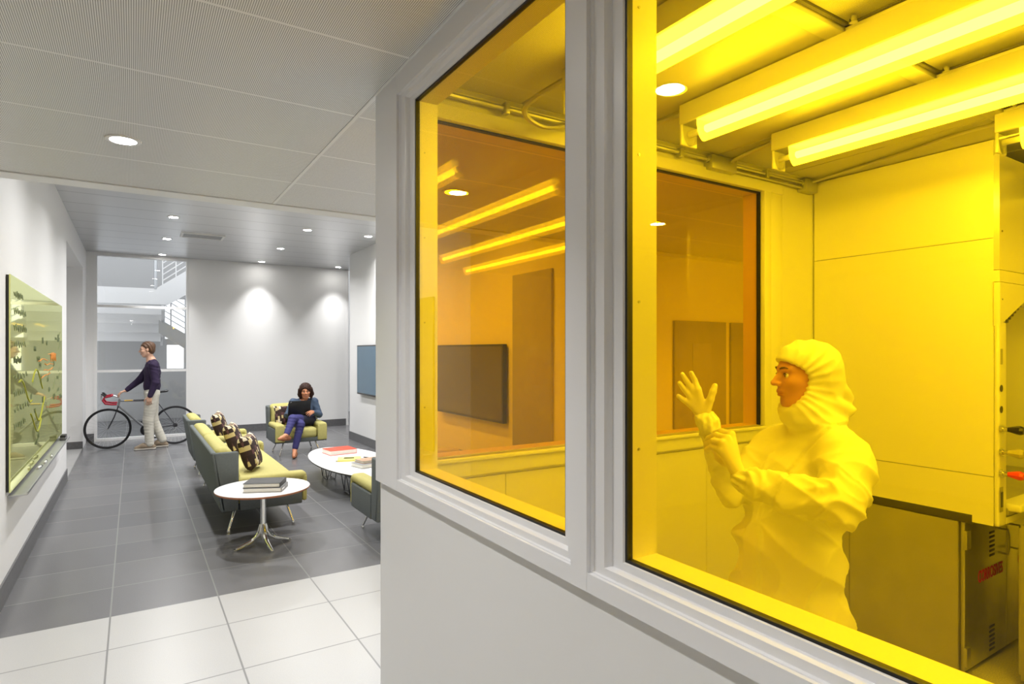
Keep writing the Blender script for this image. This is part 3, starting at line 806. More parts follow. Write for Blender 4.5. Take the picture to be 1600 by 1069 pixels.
# cabinet under the hood
CY0 = 1.37
t = thing('corrosives_cabinet', 'brushed steel cabinet lettered for corrosives beneath the fume hood', 'cabinet', (HX, CY0, 0))
m = MB(); m.box((0.0, 0.012, 0.02), (1.4, 0.555, 0.788)).box((0.0, 0.558, 0.02), (1.4, 0.74, 0.788))
m.build('body', M['steel_side'], t)
B((0.02, 0.03, 0.0), (1.38, 0.73, 0.02)).build('plinth', M['counter'], t)
def text_mesh(s, size, mat, name, parent, loc, rot, ext=0.0006, sx=0.7):
    cu = bpy.data.curves.new(name, 'FONT'); cu.body = s; cu.size = size; cu.extrude = ext
    cu.align_x = 'LEFT'; cu.offset = size * 0.018
    ob = bpy.data.objects.new(name + '_src', cu); COL.objects.link(ob)
    dg = bpy.context.evaluated_depsgraph_get(); dg.update()
    me = bpy.data.meshes.new_from_object(ob.evaluated_get(dg))
    bpy.data.objects.remove(ob); bpy.data.curves.remove(cu)
    me.materials.clear(); me.materials.append(mat)
    me.transform(Matrix.Diagonal((sx, 1, 1, 1)))
    o = bpy.data.objects.new(name, me); COL.objects.link(o)
    o.parent = parent; o.location = loc; o.rotation_euler = rot
    return o
for x0, x1, hinge_side in ((0.02, 0.53, 0), (0.535, 1.05, 1)):
    d = MB().rbox((x0, -0.012, 0.03), (x1, 0.010, 0.785), 0.005, k=1).build('door', M['steel'], t)
    cx = x0 + 0.29
    for zb in (0.56, 0.06):
        for i in range(6):
            MB().rbox((cx - 0.002, -0.0145, zb + i * 0.024), (cx + 0.062, -0.0115, zb + i * 0.024 + 0.012), 0.001, k=1).build('louvre', M['counter'], d)
    hx = x1 - 0.11 if hinge_side == 0 else x0 + 0.04
    MB().tube([(hx, -0.01, 0.565), (hx, -0.055, 0.565), (hx, -0.06, 0.6), (hx, -0.06, 0.66), (hx, -0.055, 0.695), (hx, -0.01, 0.695)], 0.006, 8).build('handle', M['steel'], d)
    if hinge_side == 0:
        for z in (0.65, 0.06): MB().rbox((0.006, -0.026, z), (0.055, -0.008, z + 0.095), 0.003, k=1).build('hinge', M['steel'], d)
    text_mesh('CORROSIVES', 0.085, M['redletter'], 'lettering', d, (x0 + 0.150, -0.0132, 0.450), (PI / 2, 0, 0), sx=0.62)
t = thing('steel_cabinet', 'plain steel cabinet side at the right edge beside the corrosives cabinet', 'cabinet', (3.665, 0.57, 0))
MB().rbox((0.0, 0.0, 0.04), (0.6, 0.60, 0.80), 0.004, k=1).build('body', M['steel_side'], t)
B((0.02, 0.02, 0.0), (0.58, 0.58, 0.04)).build('plinth', M['counter'], t)
MB().rbox((0.02, 0.6, 0.06), (0.58, 0.615, 0.78), 0.003, k=1).build('door', M['steel'], t)

# ------------------------------------------------------------------ lounge furniture
def seat(name, label, cat, loc, rotz, W, n_back, group=None):
    """upholstered seat facing local +x, back at x=0, width W along y"""
    t = thing(name, label, cat, loc, rotz, group)
    hw = W / 2
    lean = lambda q: [q[0] - 0.085 * (q[2] - 0.21) / 0.54, q[1], q[2]]
    MB().rbox((0.0, -hw, 0.21), (0.05, hw, 0.75), 0.02, k=2, m=2, shear=lean).build('back_shell', M['shell'], t, 60)
    for s in (-1, 1):
        y0, y1 = (hw - 0.04, hw) if s > 0 else (-hw, -hw + 0.04)
        def wing(q):
            f = (q[2] - 0.21) / 0.54
            return [q[0] - 0.085 * f * (1 - q[0] / 0.145), q[1], q[2]]
        MB().rbox((0.0, y0, 0.21), (0.145, y1, 0.745), 0.018, k=2, m=2, shear=wing).build('back_wing', M['shell'], t, 60)
        a0, a1 = (hw - 0.028, hw) if s > 0 else (-hw, -hw + 0.028)
        MB().rbox((0.155, a0, 0.205), (0.70, a1, 0.425), 0.012, k=2).build('side_panel', M['shell'], t, 60)
        b0, b1 = (hw - 0.145, hw - 0.03) if s > 0 else (-hw + 0.03, -hw + 0.145)
        c0, c1 = (hw - 0.150, hw - 0.005) if s > 0 else (-hw + 0.005, -hw + 0.150)
        am = MB().rbox((0.10, b0, 0.25), (0.72, b1, 0.46), 0.03, k=2, m=3)
        am.rbox((0.13, c0, 0.425), (0.745, c1, 0.50), 0.035, k=3, m=4, puff=(0, 0, 0.15))
        am.rbox((0.70, c0, 0.225), (0.745, c1, 0.47), 0.02, k=3, m=3, puff=(0.15, 0, 0))
        am.build('arm_cushion', M['lime'], t, 70)
    MB().rbox((0.05, -hw + 0.03, 0.205), (0.70, hw - 0.03, 0.275), 0.015, k=2).build('seat_base', M['shell'], t, 60)
    MB().rbox((0.06, -hw + 0.148, 0.265), (0.715, hw - 0.148, 0.425), 0.05, k=3, m=6, puff=(0.03, 0, 0.12)).build('seat_cushion', M['lime'], t, 70)
    cw = (W - 0.09) / n_back
    for i in range(n_back):
        y0 = -hw + 0.045 + cw * i
        lb = lambda q: [q[0] - 0.13 * (q[2] - 0.30) / 0.46, q[1], q[2]]
        MB().rbox((0.075, y0 + 0.003, 0.30), (0.225, y0 + cw - 0.003, 0.775), 0.06, k=3, m=5, puff=(0.12, 0.0, 0.03), shear=lb).build('back_cushion', M['lime'], t, 70)
    xs, ys = (0.14, 0.58), (-hw + 0.16, hw - 0.16)
    for x in xs:
        for y in ys:
            fx = 0.07 if x < 0.3 else 0.635
            fy = y + (0.07 if y > 0 else -0.07)
            l = MB().cyl((x, y, 0.21), (fx, fy, 0.022), 0.0125, 0.010, 12)
            l = l.build('leg', M['chrome'], t)
            MB().lathe([(0.004, 0.0), (0.013, 0.0), (0.014, 0.012), (0.010, 0.026), (0.004, 0.028)], 14, Matrix.Translation((fx, fy, 0))).build('glide', M['chrome'], l)
    return t
seat('sofa', 'lime and grey two-cushion sofa with its back to the walkway', 'sofa', (0.663, 7.11, 0), 0, 2.40, 2)
seat('armchair', 'lime and grey armchair behind the far end of the sofa', 'armchair', (0.672, 9.30, 0), 0, 0.84, 1, 'lounge armchairs')
seat('armchair', 'lime and grey armchair the seated woman sits in', 'armchair', (2.255, 10.56, 0), -PI / 2, 0.80, 1, 'lounge armchairs')
seat('armchair', 'lime and grey armchair cut off by the partition corner, its back to the camera', 'armchair', (2.14, 4.86, 0), PI / 2, 0.84, 1, 'lounge armchairs')

def cushion(label, loc, rot, size=0.365, th=0.15):
    o = MB()
    N = 14; vs = []; fs = []
    for sgn in (-1, 1):
        for i in range(N + 1):
            for j in range(N + 1):
                a, b = -1 + 2 * i / N, -1 + 2 * j / N
                bul = ((1 - a ** 4) * (1 - b ** 4)) ** 0.5
                pin = 1 - 0.07 * (1 - a * a) * abs(b) ** 6 * 1.0; pin2 = 1 - 0.09 * (1 - b * b) * abs(a) ** 6
                vs.append((sgn * th / 2 * bul, a * size / 2 * pin2, b * size / 2 * pin))
    n1 = (N + 1) ** 2
    for s_ in (0, 1):
        for i in range(N):
            for j in range(N):
                q = [s_ * n1 + i * (N + 1) + j, s_ * n1 + (i + 1) * (N + 1) + j, s_ * n1 + (i + 1) * (N + 1) + j + 1, s_ * n1 + i * (N + 1) + j + 1]
                fs.append(tuple(q) if s_ else tuple(reversed(q)))
    # weld the rims
    key = {}; mp = []; nv = []
    for v in vs:
        k = tuple(round(c, 5) for c in v)
        if k not in key: key[k] = len(nv); nv.append(v)
        mp.append(key[k])
    fs = [tuple(dict.fromkeys(mp[i] for i in f)) for f in fs]
    o.add(nv, [f for f in fs if len(f) > 2])
    ob = o.build('throw_pillow', M['pillow'], None, 180)
    ob.location = loc; ob.rotation_euler = rot
    return tag(ob, label, 'pillow', 'patterned pillows')
cushion('brown patterned pillow at the near end of the sofa, above the stacked books', (1.015, 6.66, 0.622), (0.0, -0.30, -0.40))
cushion('brown patterned pillow leaning at the far end of the sofa', (1.01, 7.80, 0.620), (0.0, -0.35, -0.32))
cushion('brown patterned pillow on the armchair behind the sofa', (1.02, 9.25, 0.622), (0.06, -0.32, -0.3))
cushion('brown patterned pillow beside the seated woman', (2.08, 10.27, 0.605), (0.0, -0.25, -PI / 2 + 0.05), 0.32, 0.10)

# round side table
TX, TY, TZ = 0.93, 5.43, 0.50
t = thing('side_table', 'round white side table on a chrome splayed pedestal at the sofa end', 'table', (TX, TY, 0))
def disc(r, z0, z1, m=None, e=None, seg=64, sy=1.0):
    return MB().lathe([(0.001, z0), (r - 0.006, z0), (r, z1 - 0.004), (r - 0.001, z1), (0.001, z1)], seg, Matrix.Diagonal((1, sy, 1, 1)))
disc(0.375, TZ - 0.018, TZ - 0.003).build('edge_band', M['wood_edge'], t)
MB().lathe([(0.001, TZ - 0.003), (0.374, TZ - 0.003), (0.3735, TZ), (0.001, TZ)], 64).build('table_top', M['laminate'], t)
MB().lathe([(0.1, TZ - 0.018), (0.1, TZ - 0.026), (0.022, TZ - 0.032), (0.021, 0.19), (0.026, 0.15), (0.034, 0.10), (0.02, 0.06), (0.002, 0.055)], 24).build('column', M['chrome'], t)
for i in range(4):
    a = 0.15 + i * PI / 2
    pts = [(0.018, 0.19), (0.03, 0.13), (0.055, 0.085), (0.10, 0.055), (0.16, 0.035), (0.215, 0.018)]
    P = [(r * math.cos(a), r * math.sin(a), z) for r, z in pts]
    l = MB().tube(P, [0.012, 0.017, 0.019, 0.017, 0.014, 0.011], 10).build('leg', M['chrome'], t)
    MB().lathe([(0.003, 0), (0.014, 0), (0.014, 0.02), (0.003, 0.022)], 14, Matrix.Translation((0.222 * math.cos(a), 0.222 * math.sin(a), 0))).build('glide', M['chrome'], l)

def book(label, loc, rz, w, d, h, cover, group, spine_text=False, block=True):
    t = thing('book', label, 'book', loc, rz, group)
    c = 0.004
    m = MB()
    m.rbox((-w / 2, -d / 2, 0), (w / 2, d / 2, c), 0.0015, k=1).rbox((-w / 2, -d / 2, h - c), (w / 2, d / 2, h), 0.0015, k=1)
    m.rbox((w / 2 - c, -d / 2, 0), (w / 2, d / 2, h), 0.0015, k=1)
    m.build('cover', cover, t)
    B((-w / 2 + 0.006, -d / 2 + 0.006, c), (w / 2 - c, d / 2 - 0.006, h - c)).build('page_block', M['paper'], t)
    if spine_text:
        m = MB()
        for k_ in range(5): m.box((w / 2, -d / 2 + 0.03 + k_ * 0.016, h * 0.35), (w / 2 + 0.0008, -d / 2 + 0.041 + k_ * 0.016, h * 0.65))
        m.build('spine_marks', M['white'], t)
    return t
book('grey book under the charcoal book on the round side table', (0.935, 5.33, TZ), -0.42, 0.30, 0.24, 0.036, M['book_grey'], 'books on the side table', True)
book('charcoal book on top of the grey book on the round side table', (0.93, 5.34, TZ + 0.0365), -0.42, 0.29, 0.235, 0.036, M['book_dark'], 'books on the side table')

# oval coffee table
CX, CYY, CZ = 2.30, 7.38, 0.30
t = thing('coffee_table', 'long oval white coffee table on black wire bases', 'table', (CX, CYY, 0))
disc(0.46, CZ - 0.02, CZ - 0.003, sy=2.5).build('edge_band', M['counter'], t)
MB().lathe([(0.001, CZ - 0.003), (0.459, CZ - 0.003), (0.458, CZ), (0.001, CZ)], 72, Matrix.Diagonal((1, 2.5, 1, 1))).build('table_top', M['laminate'], t)
for yy in (-0.45, 0.5):
    for s in (-1, 1):
        m = MB()
        a = [(s * 0.06, yy - 0.10, CZ - 0.022), (s * 0.10, yy - 0.11, 0.008), (s * 0.20, yy - 0.11, 0.008), (s * 0.25, yy - 0.10, CZ - 0.022)]
        m.tube(a, 0.005, 6)
        m.tube([(p[0], 2 * yy - p[1], p[2]) for p in a], 0.005, 6)
        m.tube([(s * 0.10, yy - 0.11, 0.008), (s * 0.10, yy + 0.11, 0.008)], 0.005, 6).tube([(s * 0.20, yy - 0.11, 0.008), (s * 0.20, yy + 0.11, 0.008)], 0.005, 6)
        m.tube([(s * 0.06, yy + 0.10, CZ - 0.022), (s * 0.20, yy - 0.11, 0.008)], 0.004, 6).tube([(s * 0.25, yy - 0.10, CZ - 0.022), (s * 0.20, yy + 0.11, 0.008)], 0.004, 6)
        m.build('wire_base', M['bike_dark'], t)
book('thick book with a bright orange cover on the oval coffee table', (2.31, 7.97, CZ), 0.1, 0.36, 0.30, 0.06, M['orange'], 'books on the coffee table')
book('pale grey book under the tan one near the armchair', (2.34, 6.90, CZ), 0.25, 0.32, 0.24, 0.045, M['book_grey'], 'books on the coffee table')
book('tan picture-covered book on top of the pale grey book', (2.36, 6.93, CZ + 0.0455), 0.2, 0.27, 0.20, 0.03, M['tanbook'], 'books on the coffee table')
t = thing('notepad', 'yellow legal pad lying on the oval coffee table', 'notepad', (2.26, 7.40, CZ), -0.3)
MB().rbox((-0.15, -0.12, 0), (0.15, 0.12, 0.022), 0.002, k=1).build('sheets', M['pad'], t)
MB().box((-0.152, -0.12, 0.0), (-0.13, 0.12, 0.0232)).build('binding', M['paper'], t)
for lab, loc, rz in (('black pen lying on the yellow legal pad', (2.25, 7.38, CZ + 0.0285), 1.2), ('black pen on the table top behind the legal pad', (2.50, 7.42, CZ + 0.0065), 0.5)):
    t = thing('ballpoint_pen', lab, 'pen', loc, rz, 'pens on the coffee table')
    MB().cyl((0, -0.07, 0), (0, 0.05, 0), 0.006, seg=10).build('barrel', M['black'], t)
    MB().cyl((0, 0.05, 0), (0, 0.07, 0), 0.006, 0.002, seg=10).build('tip', M['alu'], t)

# ------------------------------------------------------------------ bicycle, rolling towards -x
BXC, BYC, WR = -0.36, 12.22, 0.34
t = thing('bicycle', 'silver road bicycle with red dropped handlebars pushed by the walking man', 'bicycle', (0.14, BYC, 0))
def b(x, z, y=0.0): return Vector((x - 0.14, y, z))
HF, HR = b(-0.36, WR), b(0.63, WR)
BB, SEATC, HT, HB = b(0.20, 0.285), b(0.35, 0.80), b(-0.19, 0.80), b(-0.215, 0.70)
for hub, nm in ((HF, 'front'), (HR, 'rear')):
    circ = [hub + Vector((math.cos(a) * (WR - 0.012), 0, math.sin(a) * (WR - 0.012))) for a in [2 * PI * i / 56 for i in range(56)]]
    w = MB().tube(circ, 0.0125, 8, True).build('wheel', M['tyre'], t)
    c2 = [hub + Vector((math.cos(a) * (WR - 0.030), 0, math.sin(a) * (WR - 0.030))) for a in [2 * PI * i / 56 for i in range(56)]]
    MB().tube(c2, 0.009, 6, True).build('rim', M['bike_dark'], w)
    sp = MB()
    for i in range(28):
        a = 2 * PI * i / 28; c_ = a + (0.35 if i % 2 else -0.35); sd = 0.025 if (i // 2) % 2 else -0.025
        sp.tube([hub + Vector((math.cos(c_) * 0.02, sd, math.sin(c_) * 0.02)), hub + Vector((math.cos(a) * (WR - 0.035), 0, math.sin(a) * (WR - 0.035)))], 0.0012, 4)
    sp.build('spokes', M['alu'], w)
    MB().cyl(hub - Vector((0, 0.05, 0)), hub + Vector((0, 0.05, 0)), 0.016, seg=12).build('hub', M['alu'], w)
fm = MB()
fm.cyl(HB, HT + Vector((-0.004, 0, 0.03)), 0.018).cyl(HB + Vector((0.004, 0, 0.02)), BB, 0.017).cyl(BB, SEATC, 0.015)
fm.cyl(HT, SEATC - Vector((0, 0, 0.02)), 0.014)
fm.build('frame', M['bike_grey'], t)
MB().cyl(HT + (SEATC - HT) * 0.12, HT + (SEATC - HT) * 0.34, 0.0148).build('decal_band', M['yellow'], t)
MB().cyl(HT + (SEATC - HT) * 0.36, HT + (SEATC - HT) * 0.7, 0.0147).build('decal_band', M['bike_dark'], t)
st = MB()
for s in (-1, 1):
    st.tube([BB + Vector((0, s * 0.02, 0)), HR + Vector((0, s * 0.06, 0))], 0.008, 8).tube([SEATC + Vector((0.0, s * 0.015, -0.03)), HR + Vector((0, s * 0.06, 0))], 0.007, 8)
st.build('rear_stays', M['bike_dark'], t)
fk = MB()
for s in (-1, 1):
    fk.tube([HB + Vector((0, s * 0.03, 0)), HB + (HF - HB) * 0.5 + Vector((0.012, s * 0.045, 0)), HF + Vector((0.03, s * 0.05, 0.06)), HF + Vector((0, s * 0.05, 0))], 0.009, 8)
fk.tube([HB + Vector((0, -0.035, 0)), HB + Vector((0, 0.035, 0))], 0.014, 8)
fk.build('fork', M['bike_dark'], t)
MB().cyl(SEATC, SEATC + Vector((0.035, 0, 0.12)), 0.0125).build('seat_post', M['alu'], t)
sc_ = SEATC + Vector((0.05, 0, 0.135))
sd = MB()
sd.add(*(lambda vs, fs: (vs, fs))(*(lambda: (lambda L: ([p for ring in L for p in ring], [(i * 10 + j, i * 10 + (j + 1) % 10, (i + 1) * 10 + (j + 1) % 10, (i + 1) * 10 + j) for i in range(len(L) - 1) for j in range(10)] + [tuple(range(9, -1, -1)), tuple((len(L) - 1) * 10 + j for j in range(10))]))(
    [[(sc_.x + x, math.cos(2 * PI * j / 10) * w, sc_.z + zz + math.sin(2 * PI * j / 10) * h) for j in range(10)] for x, w, h, zz in ((-0.16, 0.01, 0.01, 0.0), (-0.12, 0.02, 0.016, 0.0), (-0.02, 0.028, 0.018, -0.002), (0.06, 0.06, 0.022, 0.006), (0.11, 0.07, 0.022, 0.014), (0.125, 0.04, 0.014, 0.016))]))()))
sd.build('saddle', M['black'], t, 60)
stemt = HT + Vector((-0.008, 0, 0.06)); barc = b(-0.30, 0.90)
MB().tube([HT + Vector((0, 0, 0.02)), stemt, barc], 0.012, 10).build('stem', M['alu'], t)
hb = MB()
hbp = []
for s in (-1, 1):
    hb.tube([barc, barc + Vector((0, s * 0.17, 0.0)), barc + Vector((-0.025, s * 0.2, -0.005)), barc + Vector((-0.10, s * 0.205, -0.02)), barc + Vector((-0.125, s * 0.205, -0.07)), barc + Vector((-0.09, s * 0.21, -0.125)), barc + Vector((0.0, s * 0.215, -0.14)), barc + Vector((0.07, s * 0.22, -0.14))], 0.0155, 10)
    MB().tube([barc + Vector((-0.09, s * 0.205, -0.01)), barc + Vector((-0.13, s * 0.205, 0.035)), barc + Vector((-0.15, s * 0.205, 0.03))], [0.016, 0.014, 0.01], 8).build('brake_hood', M['black'], t)
    MB().tube([barc + Vector((-0.145, s * 0.205, 0.02)), barc + Vector((-0.155, s * 0.205, -0.04)), barc + Vector((-0.12, s * 0.205, -0.1))], 0.006, 6).build('brake_lever', M['alu'], t)
hb.build('handlebar', M['bar_red'], t)
ck = MB().lathe([(0.03, -0.003), (0.095, -0.003), (0.098, 0), (0.095, 0.003), (0.03, 0.003)], 40, Matrix.Translation(BB + Vector((0, -0.05, 0))) @ Matrix.Rotation(PI / 2, 4, 'X'), ring=True).build('chainring', M['bike_dark'], t)
for s, a in ((-1, -0.9), (1, PI - 0.9)):
    e = BB + Vector((math.cos(a) * 0.17, s * 0.075, math.sin(a) * 0.17))
    cr = MB().tube([BB + Vector((0, s * 0.06, 0)), e], 0.009, 8).build('crank', M['alu'], t)
    MB().rbox((e.x - 0.04, e.y - 0.045 if s < 0 else e.y, e.z - 0.01), (e.x + 0.04, e.y if s < 0 else e.y + 0.045, e.z + 0.01), 0.004, k=1).build('pedal', M['black'], cr)
chn = MB(); oy = Vector((0, -0.05, 0))
chn.tube([BB + oy + Vector((0, 0, 0.095)), HR + oy + Vector((0, 0, 0.035))], 0.004, 6).tube([BB + oy + Vector((0, 0, -0.095)), HR + oy + Vector((0, 0, -0.06))], 0.004, 6)
chn.build('chain', M['bike_dark'], t)
MB().lathe([(0.01, -0.01), (0.04, -0.01), (0.03, 0.01), (0.01, 0.01)], 24, Matrix.Translation(HR + oy) @ Matrix.Rotation(PI / 2, 4, 'X')).build('sprocket', M['bike_dark'], t)
MB().tube([HR + oy, HR + oy + Vector((0.01, 0, -0.06)), HR + oy + Vector((-0.03, 0, -0.10))], 0.008, 6).build('derailleur', M['alu'], t)

# laptop on the woman's lap
t = thing('laptop', 'open black laptop held on the seated woman\'s lap', 'laptop', (2.235, 9.94, 0.635), 0.08)
MB().rbox((-0.17, -0.005, -0.002), (0.17, 0.225, 0.014), 0.004, k=1).build('keyboard_base', M['black'], t)
sh = lambda q: [q[0], q[1] - 0.25 * q[2], q[2]]
MB().rbox((-0.175, -0.014, 0.0), (0.175, -0.004, 0.225), 0.004, k=1, shear=sh).build('screen_lid', M['black'], t)
MB().prism([(-0.155, -0.0146 - 0.25 * 0.205, 0.205), (-0.135, -0.0146 - 0.25 * 0.214, 0.214), (-0.125, -0.0146 - 0.25 * 0.214, 0.214), (-0.15, -0.0146 - 0.25 * 0.198, 0.198)], (0, -0.0008, 0)).build('lid_badge', M['alu'], t)

# ------------------------------------------------------------------ people: smooth implicit bodies turned into one skin each
class Field:
    def __init__(s): s.p = []
    def cap(s, a, b, r1, r2=None, k=0.02):
        s.p.append(('c', np.array(a, float), np.array(b, float), r1, r1 if r2 is None else r2, k, 1)); return s
    def chain(s, pts, rs, k=0.02, k0=None):
        for i in range(len(pts) - 1): s.cap(pts[i], pts[i + 1], rs[i], rs[i + 1], (k0 if (i == 0 and k0 is not None) else k))
        return s
    def ell(s, c, r, k=0.02, R=None, sub=False):
        s.p.append(('e', np.array(c, float), np.array(r, float), np.eye(3) if R is None else R, None, k, -1 if sub else 1)); return s
    def cut(s, c, n, k=0.004):
        """keep what lies on the side the normal points away from"""
        n = np.array(n, float); n /= np.linalg.norm(n)
        s.p.append(('h', np.array(c, float), n, None, None, k, 0)); return s
    def ev(s, P):
        d = None
        for kind, a, b, c, e, k, sg in s.p:
            if kind == 'c':
                ab = b - a; L = max(ab @ ab, 1e-9); q = P - a
                t = np.clip((q @ ab) / L, 0, 1)
                dd = np.sqrt(((q - t[:, None] * ab) ** 2).sum(1)) - (c + (e - c) * t)
            elif kind == 'e':
                q = (P - a) @ c.T if c is not None else P - a
                u = q / b; k0 = np.sqrt((u ** 2).sum(1)) + 1e-9; k1 = np.sqrt(((u / b) ** 2).sum(1)) + 1e-9
                dd = k0 * (k0 - 1) / k1
            else:
                dd = (P - a) @ b
            if d is None: d = dd; continue
            if sg == 1:
                h = np.clip(0.5 + 0.5 * (d - dd) / k, 0, 1); d = d * (1 - h) + dd * h - k * h * (1 - h)
            elif sg == -1:
                h = np.clip(0.5 - 0.5 * (d + dd) / k, 0, 1); d = d * (1 - h) - dd * h + k * h * (1 - h)
            else:
                h = np.clip(0.5 - 0.5 * (d - dd) / k, 0, 1); d = d * (1 - h) + dd * h + k * h * (1 - h)
        return d
    def bounds(s):
        lo = np.full(3, 1e9); hi = -lo
        for kind, a, b, c, e, k, sg in s.p:
            if sg != 1: continue
            if kind == 'c':
                r = max(c, e); lo = np.minimum(lo, np.minimum(a, b) - r); hi = np.maximum(hi, np.maximum(a, b) + r)
            else:
                lo = np.minimum(lo, a - b.max()); hi = np.maximum(hi, a + b.max())
        return lo, hi

def polygonise(f, h, fn=None):
    lo, hi = f.bounds(); lo = lo - 3 * h - 0.02; hi = hi + 3 * h + 0.02
    ev = fn or f.ev
    n = np.ceil((hi - lo) / h).astype(int) + 1
    BS = 10
    nb = np.ceil(n / BS).astype(int); n = nb * BS
    A = np.full(tuple(n), 1.0, np.float32)
    gi = np.stack(np.meshgrid(*[np.arange(q) for q in nb], indexing='ij'), -1).reshape(-1, 3)
    cen = lo + (gi * BS + (BS - 1) / 2) * h
    dc = ev(cen)
    off = np.stack(np.meshgrid(*[np.arange(BS)] * 3, indexing='ij'), -1).reshape(-1, 3)
    rad = BS * h * 0.87 * 1.25 + 0.03
    for g, d0 in zip(gi, dc):
        i, j, k = g * BS
        if abs(d0) > rad:
            A[i:i + BS, j:j + BS, k:k + BS] = 1.0 if d0 > 0 else -1.0; continue
        A[i:i + BS, j:j + BS, k:k + BS] = ev(lo + (g * BS + off) * h).reshape(BS, BS, BS)
    S_ = A < 0
    acc = np.zeros((n[0] - 1, n[1] - 1, n[2] - 1, 3), np.float32); cnt = np.zeros(acc.shape[:3], np.float32)
    sl = lambda o, m: slice(o, m - 1 + o)
    for ax in range(3):
        o1, o2 = [(1, 2), (0, 2), (0, 1)][ax]
        for p in (0, 1):
            for q in (0, 1):
                s0 = [0, 0, 0]; s0[o1] = p; s0[o2] = q; s1 = list(s0); s1[ax] = 1
                a = A[sl(s0[0], n[0]), sl(s0[1], n[1]), sl(s0[2], n[2])]; b = A[sl(s1[0], n[0]), sl(s1[1], n[1]), sl(s1[2], n[2])]
                m = (a < 0) != (b < 0)
                t = np.where(m, a / np.where(m, a - b, 1), 0)
                for c in range(3):
                    acc[..., c] += np.where(m, (t if c == ax else s0[c]), 0)
                cnt += m
    act = cnt > 0
    ids = np.full(act.shape, -1, np.int64); ids[act] = np.arange(act.sum())
    idx = np.argwhere(act)
    V_ = lo + (idx + acc[act] / cnt[act][:, None]) * h
    F_ = []
    for ax in range(3):
        o1, o2 = [(1, 2), (2, 0), (0, 1)][ax]
        a = S_; sh = [slice(None)] * 3; sh2 = [slice(None)] * 3
        sh[ax] = slice(0, -1); sh2[ax] = slice(1, None)
        e = a[tuple(sh)] != a[tuple(sh2)]
        E_ = np.argwhere(e)
        ok = (E_[:, o1] > 0) & (E_[:, o2] > 0) & (E_[:, o1] < n[o1] - 1) & (E_[:, o2] < n[o2] - 1)
        E_ = E_[ok]
        ins = a[E_[:, 0], E_[:, 1], E_[:, 2]]
        def at_(d1, d2):
            q = E_.copy(); q[:, o1] += d1; q[:, o2] += d2
            return ids[q[:, 0], q[:, 1], q[:, 2]]
        Q = np.stack([at_(-1, -1), at_(0, -1), at_(0, 0), at_(-1, 0)], 1)
        Q[~ins] = Q[~ins][:, ::-1]
        F_.append(Q)
    F_ = np.concatenate(F_)
    return V_, F_[(F_ >= 0).all(1)]

def smooth(Vx, F_, it=3, lam=0.5):
    e = np.concatenate([F_[:, [0, 1]], F_[:, [1, 2]], F_[:, [2, 3]], F_[:, [3, 0]]])
    e = np.concatenate([e, e[:, ::-1]])
    cnt = np.bincount(e[:, 0], minlength=len(Vx)).astype(float); cnt[cnt == 0] = 1
    for _ in range(it):
        avg = np.stack([np.bincount(e[:, 0], weights=Vx[e[:, 1], c], minlength=len(Vx)) for c in range(3)], 1) / cnt[:, None]
        Vx = Vx + lam * (avg - Vx)
    return Vx
def normals(Vx, F_):
    nf = np.cross(Vx[F_[:, 2]] - Vx[F_[:, 0]], Vx[F_[:, 3]] - Vx[F_[:, 1]])
    nv = np.zeros_like(Vx)
    for k in range(4): np.add.at(nv, F_[:, k], nf)
    return nv / (np.linalg.norm(nv, axis=1)[:, None] + 1e-12)
def skin(name, f, h, mat, parent, it=2, disp=None, pick=None, fn=None):
    Vx, Fx = polygonise(f, h, fn)
    Vx = smooth(Vx, Fx, it)
    if disp is not None: Vx = Vx + normals(Vx, Fx) * disp(Vx)[:, None]
    o0 = np.array(parent.location) if parent is not None else np.zeros(3)
    me = bpy.data.meshes.new(name)
    me.from_pydata((Vx - o0).tolist(), [], Fx.tolist())
    mats = mat if isinstance(mat, (list, tuple)) else [mat]
    for m_ in mats: me.materials.append(m_)
    if pick is not None:
        me.polygons.foreach_set('material_index', pick(Vx[Fx].mean(1)).astype(np.int32))
    me.validate(); me.shade_smooth()
    o = bpy.data.objects.new(name, me); COL.objects.link(o)
    if parent is not None: o.parent = parent
    return o

class Fr:
    """local frame: x forward, y to the figure's left, z up"""
    def __init__(s, o, fwd, up=(0, 0, 1)):
        s.o = np.array(o, float); x = np.array(fwd, float); x /= np.linalg.norm(x)
        u = np.array(up, float); y = np.cross(u, x); y /= np.linalg.norm(y); z = np.cross(x, y)
        s.R = np.stack([x, y, z])
    def __call__(s, x, y, z): return s.o + np.array([x, y, z]) @ s.R
    def loc(s, P): return (P - s.o) @ s.R.T

